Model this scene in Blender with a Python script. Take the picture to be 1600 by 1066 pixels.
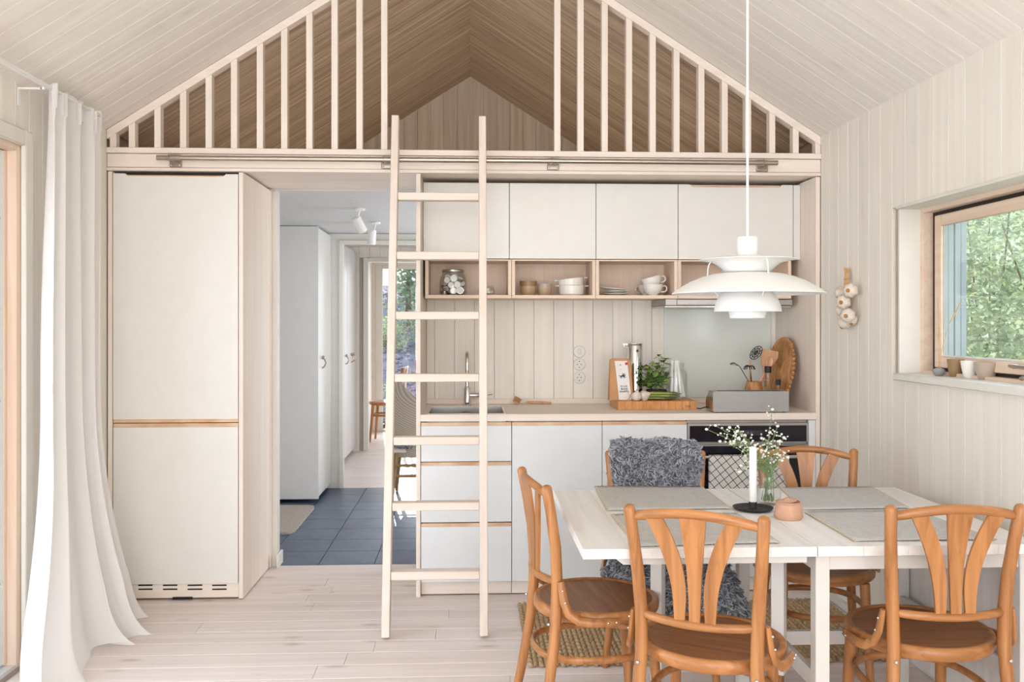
import bpy, math, random
from mathutils import Vector, Matrix
R = random.Random(7)
for o in list(bpy.data.objects): bpy.data.objects.remove(o, do_unlink=True)
S = bpy.context.scene
COL = S.collection
PI = math.pi
# ---------------------------------------------------------------- camera
ZC = 1.345; FPX = 1400.0; HOR = 507.0
YAW = math.atan(65.0 / 1400.0); CC = math.cos(YAW); SS = math.sin(YAW)
cd = bpy.data.cameras.new('camera'); cam = bpy.data.objects.new('camera', cd); COL.objects.link(cam)
cd.sensor_width = 36.0; cd.sensor_fit = 'HORIZONTAL'; cd.lens = 36.0 * FPX / 1600.0
cd.shift_y = -(533.0 - HOR) / 1600.0
cd.clip_start = 0.05; cd.clip_end = 200
cam.location = (0, 0, ZC); cam.rotation_euler = (PI / 2, 0, -YAW)
S.camera = cam
# ---------------------------------------------------------------- light
w = bpy.data.worlds.new('world'); S.world = w; w.use_nodes = True
nt = w.node_tree; nt.nodes.clear()
wo = nt.nodes.new('ShaderNodeOutputWorld'); bg = nt.nodes.new('ShaderNodeBackground')
tc = nt.nodes.new('ShaderNodeTexCoord'); sep = nt.nodes.new('ShaderNodeSeparateXYZ')
rp = nt.nodes.new('ShaderNodeValToRGB')
rp.color_ramp.elements[0].position = 0.0; rp.color_ramp.elements[0].color = (0.93, 0.95, 1.0, 1)
rp.color_ramp.elements[1].position = 0.7; rp.color_ramp.elements[1].color = (0.70, 0.83, 1.0, 1)
nt.links.new(tc.outputs['Generated'], sep.inputs[0]); nt.links.new(sep.outputs['Z'], rp.inputs[0])
nt.links.new(rp.outputs[0], bg.inputs[0]); bg.inputs[1].default_value = 3.1
nt.links.new(bg.outputs[0], wo.inputs[0])
def lamp(name, kind, energy, loc, rot, color=(1, 1, 1), **k):
    l = bpy.data.lights.new(name, kind); l.energy = energy; l.color = color
    for a, b in k.items(): setattr(l, a, b)
    o = bpy.data.objects.new(name, l); o.location = loc; o.rotation_euler = rot; COL.objects.link(o); return o
SUN_EL = math.radians(20.5)
sd = Vector((0.11, -math.cos(SUN_EL), -math.sin(SUN_EL)))
sun = lamp('sun', 'SUN', 7.0, (0, 20, 10), sd.to_track_quat('-Z', 'Y').to_euler(), (1, .95, .86), angle=0.012)
# added fill at the open end behind the camera; daylight at the garden door
lamp('fill_rear', 'AREA', 58, (0, -2.6, 1.5), (PI / 2, 0, 0), (1.0, .97, .93), shape='RECTANGLE', size=3.2, size_y=2.5)
lamp('daylight_left', 'AREA', 15, (-2.1, 2.0, 1.1), (0, -PI / 2, 0), (.92, .96, 1.0), shape='RECTANGLE', size=2.0, size_y=3.0)
lamp('fill_hall', 'AREA', 34, (1.1, 6.3, 1.1), (0, PI / 2, 0), (.86, .92, 1.0), shape='RECTANGLE', size=1.9, size_y=1.7)  # added fill that brightens the hall; no opening in the wall here
lamp('daylight_far', 'AREA', 14, (-.35, 11.1, 1.1), (-PI / 2, 0, 0), (.95, .97, 1.0), shape='RECTANGLE', size=1.4, size_y=1.9)
# added, unseen upward fill light that warms the loft from its floor
lamp('fill_loft', 'AREA', 4.6, (0, 5.9, 2.2), (PI, 0, 0), (1.0, .84, .66), shape='RECTANGLE', size=3.0, size_y=2.4)
S.view_settings.view_transform = 'Standard'; S.view_settings.look = 'None'
S.view_settings.gamma = 1.0; S.view_settings.use_curve_mapping = False
S.view_settings.exposure = 0.27
# ---------------------------------------------------------------- view geometry -> world points on known planes
def vy(u, v, Y):
    r = (u - 800) / FPX; z = Y / (CC - r * SS); return Vector((z * (r * CC + SS), Y, ZC + (HOR - v) / FPX * z))
def vx(u, v, X):
    r = (u - 800) / FPX; z = X / (r * CC + SS); return Vector((X, z * (CC - r * SS), ZC + (HOR - v) / FPX * z))
def vz(u, v, Z):
    r = (u - 800) / FPX; z = (Z - ZC) * FPX / (HOR - v); return Vector((z * (r * CC + SS), z * (CC - r * SS), Z))
def cw(xc, z, Z=0): return Vector((xc * CC + z * SS, z * CC - xc * SS, Z))
# ---------------------------------------------------------------- materials
def lin(h):
    if not isinstance(h, str): return h
    c = [int(h[i:i + 2], 16) / 255 for i in (0, 2, 4)]
    return tuple((x / 12.92 if x <= .04045 else ((x + .055) / 1.055) ** 2.4) for x in c) + (1,)
M = {}
def base_mat(name, rough=.5, metal=0.0):
    m = bpy.data.materials.new(name); m.use_nodes = True; n = m.node_tree
    p = n.nodes['Principled BSDF']; p.inputs['Roughness'].default_value = rough; p.inputs['Metallic'].default_value = metal
    M[name] = m; return m, n, p
def plain(name, c, rough=.5, metal=0.0, noise=0.03, nscale=12.0, bump=0.0, bscale=200.0):
    m, n, p = base_mat(name, rough, metal); c = lin(c)
    t = n.nodes.new('ShaderNodeTexCoord'); nz = n.nodes.new('ShaderNodeTexNoise'); nz.inputs['Scale'].default_value = nscale
    nz.inputs['Detail'].default_value = 3
    n.links.new(t.outputs['Object'], nz.inputs['Vector'])
    mx = n.nodes.new('ShaderNodeMix'); mx.data_type = 'RGBA'
    mx.inputs[6].default_value = c; mx.inputs[7].default_value = tuple(min(1, x * (1 - noise * 5)) for x in c[:3]) + (1,)
    mr = n.nodes.new('ShaderNodeMapRange'); mr.inputs[1].default_value = .35; mr.inputs[2].default_value = .75
    n.links.new(nz.outputs[0], mr.inputs[0]); n.links.new(mr.outputs[0], mx.inputs[0]); n.links.new(mx.outputs[2], p.inputs['Base Color'])
    if bump:
        nb = n.nodes.new('ShaderNodeTexNoise'); nb.inputs['Scale'].default_value = bscale; n.links.new(t.outputs['Object'], nb.inputs['Vector'])
        b = n.nodes.new('ShaderNodeBump'); b.inputs['Strength'].default_value = bump; b.inputs['Distance'].default_value = .003
        n.links.new(nb.outputs[0], b.inputs['Height']); n.links.new(b.outputs[0], p.inputs['Normal'])
    return m
def wood(name, c1, c2, axis='X', rough=.55, grain=28.0, along=1.2, knots=0.0, knotc='9A7A66', var=.04, bump=.08, warp=.6, lo=.35, hi=.7):
    m, n, p = base_mat(name, rough); L = n.links.new
    t = n.nodes.new('ShaderNodeTexCoord'); oi = n.nodes.new('ShaderNodeObjectInfo')
    sc = n.nodes.new('ShaderNodeVectorMath'); sc.operation = 'SCALE'; sc.inputs[0].default_value = (7.3, 13.1, 5.7); L(oi.outputs['Random'], sc.inputs[3])
    ad = n.nodes.new('ShaderNodeVectorMath'); ad.operation = 'ADD'; L(t.outputs['Object'], ad.inputs[0]); L(sc.outputs[0], ad.inputs[1])
    mp = n.nodes.new('ShaderNodeMapping'); s = [grain] * 3; s['XYZ'.index(axis)] = along; mp.inputs['Scale'].default_value = s
    L(ad.outputs[0], mp.inputs[0])
    nz = n.nodes.new('ShaderNodeTexNoise'); nz.inputs['Scale'].default_value = 1.0; nz.inputs['Detail'].default_value = 5; nz.inputs['Distortion'].default_value = warp
    L(mp.outputs[0], nz.inputs['Vector'])
    mr = n.nodes.new('ShaderNodeMapRange'); mr.inputs[1].default_value = lo; mr.inputs[2].default_value = hi; L(nz.outputs[0], mr.inputs[0])
    mx = n.nodes.new('ShaderNodeMix'); mx.data_type = 'RGBA'; mx.inputs[6].default_value = lin(c1); mx.inputs[7].default_value = lin(c2)
    L(mr.outputs[0], mx.inputs[0]); out = mx.outputs[2]
    if knots:
        m2 = n.nodes.new('ShaderNodeMapping'); s = [8.0] * 3; s['XYZ'.index(axis)] = 3.2; m2.inputs['Scale'].default_value = s; L(ad.outputs[0], m2.inputs[0])
        vo = n.nodes.new('ShaderNodeTexVoronoi'); vo.inputs['Scale'].default_value = 1.0; L(m2.outputs[0], vo.inputs['Vector'])
        k = n.nodes.new('ShaderNodeMapRange'); k.inputs[1].default_value = .04; k.inputs[2].default_value = .19; k.inputs[3].default_value = knots; k.inputs[4].default_value = 0
        L(vo.outputs['Distance'], k.inputs[0])
        mk = n.nodes.new('ShaderNodeMix'); mk.data_type = 'RGBA'; mk.inputs[7].default_value = lin(knotc); L(k.outputs[0], mk.inputs[0]); L(out, mk.inputs[6]); out = mk.outputs[2]
    hs = n.nodes.new('ShaderNodeHueSaturation'); mv = n.nodes.new('ShaderNodeMapRange'); mv.inputs[3].default_value = 1 - var; mv.inputs[4].default_value = 1 + var * .5
    L(oi.outputs['Random'], mv.inputs[0]); L(mv.outputs[0], hs.inputs['Value']); L(out, hs.inputs['Color']); L(hs.outputs[0], p.inputs['Base Color'])
    if bump:
        b = n.nodes.new('ShaderNodeBump'); b.inputs['Strength'].default_value = bump; b.inputs['Distance'].default_value = .004
        L(nz.outputs[0], b.inputs['Height']); L(b.outputs[0], p.inputs['Normal'])
    return m
def glass(name, tint=(1, 1, 1, 1), refl=.05, rough=0.0):
    m = bpy.data.materials.new(name); m.use_nodes = True; n = m.node_tree; n.nodes.clear()
    o = n.nodes.new('ShaderNodeOutputMaterial'); t = n.nodes.new('ShaderNodeBsdfTransparent'); g = n.nodes.new('ShaderNodeBsdfGlossy')
    t.inputs[0].default_value = tint; g.inputs['Roughness'].default_value = rough
    lw = n.nodes.new('ShaderNodeLayerWeight'); lw.inputs[0].default_value = .5
    pw = n.nodes.new('ShaderNodeMath'); pw.operation = 'POWER'; pw.inputs[1].default_value = 4.0; n.links.new(lw.outputs['Facing'], pw.inputs[0])
    ma = n.nodes.new('ShaderNodeMath'); ma.operation = 'MULTIPLY_ADD'; ma.inputs[1].default_value = .6; ma.inputs[2].default_value = refl; n.links.new(pw.outputs[0], ma.inputs[0])
    x = n.nodes.new('ShaderNodeMixShader'); n.links.new(ma.outputs[0], x.inputs[0]); n.links.new(t.outputs[0], x.inputs[1]); n.links.new(g.outputs[0], x.inputs[2])
    n.links.new(x.outputs[0], o.inputs[0]); M[name] = m; return m
def cloth(name, c, trans=.45, clear=.08, rough=.9):
    m = bpy.data.materials.new(name); m.use_nodes = True; n = m.node_tree; n.nodes.clear(); L = n.links.new
    o = n.nodes.new('ShaderNodeOutputMaterial'); d = n.nodes.new('ShaderNodeBsdfDiffuse'); t = n.nodes.new('ShaderNodeBsdfTranslucent'); tr = n.nodes.new('ShaderNodeBsdfTransparent')
    d.inputs[0].default_value = lin(c); t.inputs[0].default_value = lin(c)
    a = n.nodes.new('ShaderNodeMixShader'); a.inputs[0].default_value = trans; b = n.nodes.new('ShaderNodeMixShader'); b.inputs[0].default_value = clear
    L(d.outputs[0], a.inputs[1]); L(t.outputs[0], a.inputs[2]); L(a.outputs[0], b.inputs[1]); L(tr.outputs[0], b.inputs[2]); L(b.outputs[0], o.inputs[0])
    M[name] = m; return m
WA, WB = 'F0EAE0', 'E9E1D6'
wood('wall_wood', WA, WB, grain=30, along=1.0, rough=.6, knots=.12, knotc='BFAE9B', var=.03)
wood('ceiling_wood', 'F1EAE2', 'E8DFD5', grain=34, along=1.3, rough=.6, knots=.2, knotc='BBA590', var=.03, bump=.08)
wood('ladder_wood', 'E6D8CC', 'DDCCBE', axis='Z', grain=26, along=.9, rough=.6, var=.02)
wood('ladder_rung', 'E6D8CC', 'DDCCBE', axis='X', grain=26, along=.9, rough=.6, var=.02)
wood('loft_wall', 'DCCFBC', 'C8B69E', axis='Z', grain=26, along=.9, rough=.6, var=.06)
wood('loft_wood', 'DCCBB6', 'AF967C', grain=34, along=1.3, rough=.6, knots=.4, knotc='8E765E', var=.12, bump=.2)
wood('floor_wood', 'F0E4DE', 'E4D4CC', grain=26, along=.8, rough=.42, knots=.5, knotc='A68D80', var=.05)
for ax in 'XYZ':
    wood('beam_' + ax, 'F1E5D9', 'EADBCD', axis=ax, grain=26, along=.9, rough=.55, var=.02)
    wood('pine_' + ax, 'EAD4C0', 'DFC5AE', axis=ax, grain=30, along=1.2, rough=.5, var=.02)
    wood('ply_' + ax, 'E6C9A8', 'CFA079', axis=ax, grain=9, along=9, rough=.6, var=.03)
    wood('table_' + ax, 'EEEBE7', 'E0DAD3', axis=ax, grain=20, along=.9, rough=.45, var=.02, knots=.2, knotc='C4B4A2')
    wood('beech_' + ax, 'BA804C', '925D30', axis=ax, grain=40, along=2.0, rough=.33, var=.05, bump=.04)
wood('seat_wood', '9C6438', '774A24', axis='X', grain=60, along=3.0, rough=.42, var=.03, bump=.03)
wood('tray_wood', 'D29A64', '96663A', axis='Z', grain=60, along=12, rough=.6, bump=.5)
wood('board_wood', 'D99B5C', 'C07D41', axis='X', grain=10, along=26, rough=.45, var=.02)
wood('spoon_wood', 'DDB08C', 'C9966E', axis='Z', grain=30, along=2, rough=.5)
wood('slate', '5E6B80', '4E5A6F', grain=7, along=7, rough=.38, var=.12, bump=.1)
plain('grout', '7C8590', .8); plain('gap', 'BDB0A0', .8)
plain('front_white', 'E7E4DE', .35, noise=.006); plain('hall_white', 'E4E3E2', .35, noise=.006)
plain('front_base', 'E3E5E6', .35, noise=.006)
plain('hall_ceiling', 'D6D5D3', .6, noise=.01); plain('paint', 'E3DFD6', .5, noise=.01); plain('table_paint', 'DAD6D0', .5, noise=.01)
plain('black', '17161A', .25); plain('black_matte', '26262A', .6); plain('dark', '2C2622', .7); plain('oven_glass', '1D1A24', .12, noise=0)
plain('steel', 'C9C6C0', .22, 1.0, noise=.02); plain('steel_dull', 'B0ABA6', .42, .85, noise=.01, nscale=3); plain('chrome', 'D8D8D8', .08, 1.0, noise=0)
plain('nickel', 'B8ACA0', .3, 1.0, noise=.02)
plain('toaster', 'ABA8A5', .38, .3, noise=.01)
plain('lamp_white', 'F2F1EE', .35, noise=.004)
plain('ceramic', 'EFEBE4', .22, noise=.01); plain('ceramic_tan', 'BFA482', .35, noise=.03); plain('ceramic_brown', '9C7E58', .3, noise=.05); plain('ceramic_taupe', 'B8A696', .35, noise=.03)
plain('ceramic_grey', '9A9A98', .6, noise=.03); plain('clay_peach', 'CFA084', .6, noise=.03, nscale=30)
plain('wax', 'F4F3F0', .4, noise=.004); plain('plastic_white', 'E4DED4', .35, noise=.005)
plain('paper_kraft', 'C99668', .75, noise=.03); plain('paper_white', 'ECE8E4', .7, noise=.01); plain('ink', '2B2A2C', .8, noise=0); plain('ink_grey', '5A5654', .8, noise=0); plain('ink_red', 'B8452E', .8, noise=0)
plain('display', '3C3944', .2, noise=0); plain('display_text', '8A8694', .3, noise=0)
plain('garlic', 'E8DACB', .55, noise=.04, nscale=40); plain('garlic_core', 'BA8242', .8, noise=.05); plain('straw', 'D2A672', .8, noise=.05, nscale=60)
plain('basil', '98BE58', .45, noise=.06, nscale=30); plain('basil_dark', '4E7A24', .45, noise=.06); plain('asparagus', '9AAA58', .5, noise=.06, nscale=60); plain('asparagus_tip', '747A50', .6, noise=.08, nscale=80)
plain('soil', '33261C', .9, noise=.1); plain('stem_green', '7E9460', .6, noise=.05); plain('petal', 'F4F3E6', .6, noise=.01); plain('petal_pink', 'D98668', .6)
plain('wool', 'B2B4BC', .9, noise=.08, nscale=25); plain('wool_hide', 'D9CBB8', .8, noise=.03)
plain('wool_dark', '84868D', .9, noise=.05)
plain('jute', 'C0A27C', .9, noise=.06, nscale=30); plain('jute_dark', '9A7C58', .9, noise=.06)
plain('mat_grey', 'CECBC5', .9, noise=.03, nscale=60); plain('mat_edge', 'CFC0A6', .9, noise=.03, nscale=60)
plain('hall_rug', 'BDB2A6', .95, noise=.06, nscale=60, bump=.8, bscale=120)
plain('gravel', '6F6A78', .9, noise=.1, nscale=4); plain('stone', '7E7A88', .85, noise=.1, nscale=8); plain('grass', '88946A', .9, noise=.08, nscale=3)
plain('terrace', 'C9CCD0', .8, noise=.02); plain('cladding', 'AEB8BC', .6, noise=.02)
for i, c in enumerate(('9FAE8C', '8C9E7E', 'B4BE92', '7F9276')): plain('leaf_%d' % i, c, .7, noise=.06, nscale=2)
plain('bark', '6C5A48', .9)
for i in range(4):
    n = M['leaf_%d' % i].node_tree; p = n.nodes['Principled BSDF']; tr = n.nodes.new('ShaderNodeBsdfTranslucent'); mxs = n.nodes.new('ShaderNodeMixShader'); mxs.inputs[0].default_value = .5
    src = p.inputs['Base Color'].links[0].from_socket; n.links.new(src, tr.inputs[0]); o = n.nodes['Material Output']; n.links.new(p.outputs[0], mxs.inputs[1]); n.links.new(tr.outputs[0], mxs.inputs[2]); n.links.new(mxs.outputs[0], o.inputs[0])
glass('window_glass', (.93, .95, .95, 1), .09); glass('jar_glass', (.985, .992, .99, 1), .04)
cloth('curtain_cloth', 'F8F6F4', .42, .05)
# backsplash glass: pale green painted glass
plain('glass_panel', 'E0E4DD', .12, noise=0)
# checked towel
m, n, p = base_mat('towel', .9); L = n.links.new
t = n.nodes.new('ShaderNodeTexCoord'); mp = n.nodes.new('ShaderNodeMapping'); mp.inputs['Rotation'].default_value = (0, math.radians(38), 0)
L(t.outputs['Object'], mp.inputs[0]); sp = n.nodes.new('ShaderNodeSeparateXYZ'); L(mp.outputs[0], sp.inputs[0])
outs = []
for a in ('X', 'Z'):
    q = n.nodes.new('ShaderNodeMath'); q.operation = 'MODULO'; q2 = n.nodes.new('ShaderNodeMath'); q2.operation = 'ADD'; q2.inputs[1].default_value = 5
    L(sp.outputs[a], q2.inputs[0]); L(q2.outputs[0], q.inputs[0]); q.inputs[1].default_value = .032
    g = n.nodes.new('ShaderNodeMath'); g.operation = 'LESS_THAN'; g.inputs[1].default_value = .0034; L(q.outputs[0], g.inputs[0]); outs.append(g)
mm = n.nodes.new('ShaderNodeMath'); mm.operation = 'MAXIMUM'; L(outs[0].outputs[0], mm.inputs[0]); L(outs[1].outputs[0], mm.inputs[1])
mx = n.nodes.new('ShaderNodeMix'); mx.data_type = 'RGBA'; mx.inputs[6].default_value = lin('DEDAD4'); mx.inputs[7].default_value = lin('3A3A3E'); L(mm.outputs[0], mx.inputs[0]); L(mx.outputs[2], p.inputs['Base Color'])
# wavy zebra-grained plywood of the hall chair
m, n, p = base_mat('wave_ply', .6); L = n.links.new
t = n.nodes.new('ShaderNodeTexCoord'); wv = n.nodes.new('ShaderNodeTexWave'); wv.wave_type = 'RINGS'; wv.rings_direction = 'SPHERICAL'
wv.inputs['Scale'].default_value = 26; wv.inputs['Distortion'].default_value = 3; wv.inputs['Detail'].default_value = 1; wv.inputs['Detail Scale'].default_value = .3
mp = n.nodes.new('ShaderNodeMapping'); mp.inputs['Location'].default_value = (-.05, 0, -.9); L(t.outputs['Object'], mp.inputs[0]); L(mp.outputs[0], wv.inputs[0])
mx = n.nodes.new('ShaderNodeMix'); mx.data_type = 'RGBA'; mx.inputs[6].default_value = lin('CDBFAC'); mx.inputs[7].default_value = lin('A39686'); L(wv.outputs[1], mx.inputs[0]); L(mx.outputs[2], p.inputs['Base Color'])
# ---------------------------------------------------------------- mesh builder
class MB:
    def __init__(s): s.v = []; s.f = []; s.T = None
    def _add(s, vs, fs):
        b = len(s.v)
        for q in vs:
            q = Vector(q)
            if s.T is not None: q = s.T @ q
            s.v.append(q)
        for f in fs: s.f.append(tuple(b + i for i in f))
    def box(s, x0, x1, y0, y1, z0, z1, b=0.0):
        if x0 > x1: x0, x1 = x1, x0
        if y0 > y1: y0, y1 = y1, y0
        if z0 > z1: z0, z1 = z1, z0
        b = min(b, (x1 - x0) * .45, (y1 - y0) * .45, (z1 - z0) * .45)
        if b <= 0:
            s._add([(x0, y0, z0), (x1, y0, z0), (x1, y1, z0), (x0, y1, z0), (x0, y0, z1), (x1, y0, z1), (x1, y1, z1), (x0, y1, z1)],
                   [(0, 3, 2, 1), (4, 5, 6, 7), (0, 1, 5, 4), (1, 2, 6, 5), (2, 3, 7, 6), (3, 0, 4, 7)]); return s
        X = (x0, x1); Y = (y0, y1); Z = (z0, z1); vs = []; ix = {}
        for i in (0, 1):
            for j in (0, 1):
                for k in (0, 1):
                    sx, sy, sz = 1 - 2 * i, 1 - 2 * j, 1 - 2 * k
                    ix[(i, j, k, 0)] = len(vs); vs.append((X[i], Y[j] + sy * b, Z[k] + sz * b))
                    ix[(i, j, k, 1)] = len(vs); vs.append((X[i] + sx * b, Y[j], Z[k] + sz * b))
                    ix[(i, j, k, 2)] = len(vs); vs.append((X[i] + sx * b, Y[j] + sy * b, Z[k]))
        c = Vector(((x0 + x1) / 2, (y0 + y1) / 2, (z0 + z1) / 2)); fs = []
        def F(l):
            l = [ix[q] for q in l]; P = [Vector(vs[q]) for q in l]; nrm = (P[1] - P[0]).cross(P[2] - P[0]); m = sum(P, Vector()) / len(P) - c
            fs.append(tuple(l) if nrm.dot(m) > 0 else tuple(reversed(l)))
        for e in (0, 1):
            F([(e, 0, 0, 0), (e, 1, 0, 0), (e, 1, 1, 0), (e, 0, 1, 0)]); F([(0, e, 0, 1), (1, e, 0, 1), (1, e, 1, 1), (0, e, 1, 1)]); F([(0, 0, e, 2), (1, 0, e, 2), (1, 1, e, 2), (0, 1, e, 2)])
        for a in (0, 1):
            for c2 in (0, 1):
                F([(a, c2, 0, 0), (a, c2, 1, 0), (a, c2, 1, 1), (a, c2, 0, 1)]); F([(a, 0, c2, 0), (a, 1, c2, 0), (a, 1, c2, 2), (a, 0, c2, 2)]); F([(0, a, c2, 1), (1, a, c2, 1), (1, a, c2, 2), (0, a, c2, 2)])
        for i in (0, 1):
            for j in (0, 1):
                for k in (0, 1): F([(i, j, k, 0), (i, j, k, 1), (i, j, k, 2)])
        s._add(vs, fs); return s
    def tube(s, pts, r, n=8, cap=True, flat=None, up=None, closed=False, dome=False):
        pts = [Vector(p) for p in pts]; N = len(pts); rs = r if isinstance(r, (list, tuple)) else [r] * N
        if dome and not closed:
            d = (pts[-1] - pts[-2]).normalized(); rr = rs[-1]; pts = pts + [pts[-1] + d * rr * .45, pts[-1] + d * rr * .7]; rs = list(rs) + [rr * .8, rr * .35]; N += 2
        tn = []
        for i in range(N):
            if closed: d = pts[(i + 1) % N] - pts[i - 1]
            else: d = pts[min(i + 1, N - 1)] - pts[max(i - 1, 0)]
            tn.append(d.normalized() if d.length > 1e-9 else Vector((0, 0, 1)))
        a = Vector(up) if up else (Vector((0, 0, 1)) if abs(tn[0].z) < .9 else Vector((1, 0, 0)))
        a = (a - tn[0] * a.dot(tn[0])).normalized(); vs = []; fs = []
        for i in range(N):
            if up: a = Vector(up)
            a = a - tn[i] * a.dot(tn[i])
            a = a.normalized() if a.length > 1e-6 else Vector((1, 0, 0)); b = tn[i].cross(a)
            fa, fb = (flat if flat else (1, 1))
            for k in range(n):
                t = 2 * PI * k / n; vs.append(pts[i] + (a * math.cos(t) * fa + b * math.sin(t) * fb) * rs[i])
        for i in range(N if closed else N - 1):
            j = (i + 1) % N
            for k in range(n): k2 = (k + 1) % n; fs.append((i * n + k, i * n + k2, j * n + k2, j * n + k))
        if cap and not closed: fs.append(tuple(reversed(range(n)))); fs.append(tuple((N - 1) * n + k for k in range(n)))
        s._add(vs, fs); return s
    def lathe(s, prof, c=(0, 0, 0), n=24, sx=1, sy=1):
        c = Vector(c); vs = []; fs = []; rings = []
        for r, z in prof:
            if r < 1e-6: rings.append([len(vs)]); vs.append(c + Vector((0, 0, z)))
            else:
                rings.append(list(range(len(vs), len(vs) + n)))
                for k in range(n): t = 2 * PI * k / n; vs.append(c + Vector((r * sx * math.cos(t), r * sy * math.sin(t), z)))
        for a, b in zip(rings, rings[1:]):
            for k in range(n):
                k2 = (k + 1) % n
                if len(a) == 1 and len(b) == 1: continue
                if len(a) == 1: fs.append((a[0], b[k2], b[k]))
                elif len(b) == 1: fs.append((a[k], a[k2], b[0]))
                else: fs.append((a[k], a[k2], b[k2], b[k]))
        s._add(vs, fs); return s
    def ball(s, c, r, n=10, m=6, sz=1.0):
        pr = [(r * math.sin(PI * i / m), -r * sz * math.cos(PI * i / m)) for i in range(m + 1)]; pr[0] = (0, pr[0][1]); pr[-1] = (0, pr[-1][1])
        return s.lathe(pr, c, n)
    def prism(s, poly, axis, a0, a1):
        # poly in the other two axes (in xyz order); extruded along axis
        def mk(p, a):
            l = list(p); l.insert('XYZ'.index(axis), a); return tuple(l)
        N = len(poly); vs = [mk(p, a0) for p in poly] + [mk(p, a1) for p in poly]
        fs = [tuple(range(N)), tuple(reversed(range(N, 2 * N)))] + [(i + N, (i + 1) % N + N, (i + 1) % N, i) for i in range(N)]
        ar = sum(poly[i][0] * poly[(i + 1) % N][1] - poly[(i + 1) % N][0] * poly[i][1] for i in range(N))
        flip = (ar > 0) != (axis == 'Y')
        if flip: fs = [tuple(reversed(f)) for f in fs]
        s._add(vs, fs); return s
    def grid(s, fn, nu, nv, wrap=False):
        vs = [fn(i / nu, j / nv) for j in range(nv + 1) for i in range(nu + (0 if wrap else 1))]; W = nu + (0 if wrap else 1)
        fs = []
        for j in range(nv):
            for i in range(nu): i2 = (i + 1) % W; fs.append((j * W + i, j * W + i2, (j + 1) * W + i2, (j + 1) * W + i))
        s._add(vs, fs); return s
    def build(s, name, mat, parent=None, local=False, angle=38, mods=None):
        me = bpy.data.meshes.new(name); vs = s.v
        if parent is not None and not local:
            inv = (Matrix.Translation(parent.location) @ Matrix.Rotation(parent.rotation_euler.z, 4, 'Z')).inverted(); base = parent.parent
            if base is not None: inv = (Matrix.Translation(base.location) @ Matrix.Rotation(base.rotation_euler.z, 4, 'Z')).inverted()
            vs = [inv @ q for q in vs]
        me.from_pydata([tuple(q) for q in vs], [], s.f); me.update()
        me.polygons.foreach_set('use_smooth', [True] * len(me.polygons)); me.set_sharp_from_angle(angle=math.radians(angle))
        me.materials.append(M[mat]); o = bpy.data.objects.new(name, me); COL.objects.link(o)
        if parent is not None: o.parent = parent
        return o
def box(*a, **k): return MB().box(*a, **k)
def empty(name, loc=(0, 0, 0), rz=0.0):
    o = bpy.data.objects.new(name, None); COL.objects.link(o); o.location = loc; o.rotation_euler = (0, 0, rz); o.empty_display_size = .05; return o
def tag(o, label=None, cat=None, group=None, kind=None):
    if label: o['label'] = label
    if cat: o['category'] = cat
    if group: o['group'] = group
    if kind: o['kind'] = kind
    return o
def thing(name, label, cat, loc=(0, 0, 0), rz=0.0, group=None): return tag(empty(name, loc, rz), label, cat, group)
def copy_tree(o, parent=None):
    c = o.copy(); COL.objects.link(c)
    if parent is not None: c.parent = parent
    for ch in list(o.children): copy_tree(ch, c)
    return c
# planks: one cached mesh per size, face at local z=0, length along x, width along y
PL = {}
def plank(parent, name, mat, org, xd, yd, zd, L, W, T=.014, ch=.0013):
    key = (round(L, 3), round(W, 4), T, mat)
    me = PL.get(key)
    if me is None:
        sec = [(0, -T), (0, -ch), (ch, 0), (W - ch, 0), (W, -ch), (W, -T)]
        vs = [(0, y, z) for y, z in sec] + [(L, y, z) for y, z in sec]
        fs = [(0, 1, 2, 3, 4, 5), (11, 10, 9, 8, 7, 6)] + [(i, i + 6, (i + 1) % 6 + 6, (i + 1) % 6) for i in range(6)]
        me = bpy.data.meshes.new(name); me.from_pydata(vs, [], fs); me.update()
        me.materials.append(M[mat]); PL[key] = me
        import bmesh
        bm = bmesh.new(); bm.from_mesh(me); bmesh.ops.recalc_face_normals(bm, faces=bm.faces); bm.to_mesh(me); bm.free()
    o = bpy.data.objects.new(name, me); COL.objects.link(o)
    m = Matrix((xd, yd, zd)).transposed().to_4x4(); m.translation = Vector(org) - parent.location
    o.parent = parent; o.matrix_local = m; return o
V = Vector
# ================================================================= SETTING
HW = 1.76; EAVE = 2.29; TAN = 0.641; RIDGE = EAVE + HW * TAN; YB = -2.5; YK = 4.43; YW = 5.03; YL = 7.5
PITCH = math.atan(TAN)
# --- floor of washed pine boards
fl = box(-HW, HW, YB, 5.05, -.06, -.0165).build('floor', 'gap'); tag(fl, kind='structure')
y = 5.05; row = 0
while y > YB + .01:
    wv_ = min(.135, y - YB); cuts = [-HW] + ([R.uniform(-1.3, -.2), R.uniform(.3, 1.4)] if row % 2 else [R.uniform(-.9, .9)]) + [HW]
    for a, b in zip(cuts, cuts[1:]):
        a = round(a / .05) * .05 if a > -HW else a; b = round(b / .05) * .05 if b < HW else b
        plank(fl, 'floorboard', 'floor_wood', (a + .0008, y - wv_ + .001, 0), (1, 0, 0), (0, 1, 0), (0, 0, 1), b - a - .0016, wv_ - .002, .016, .0016)
    y -= wv_; row += 1
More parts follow.
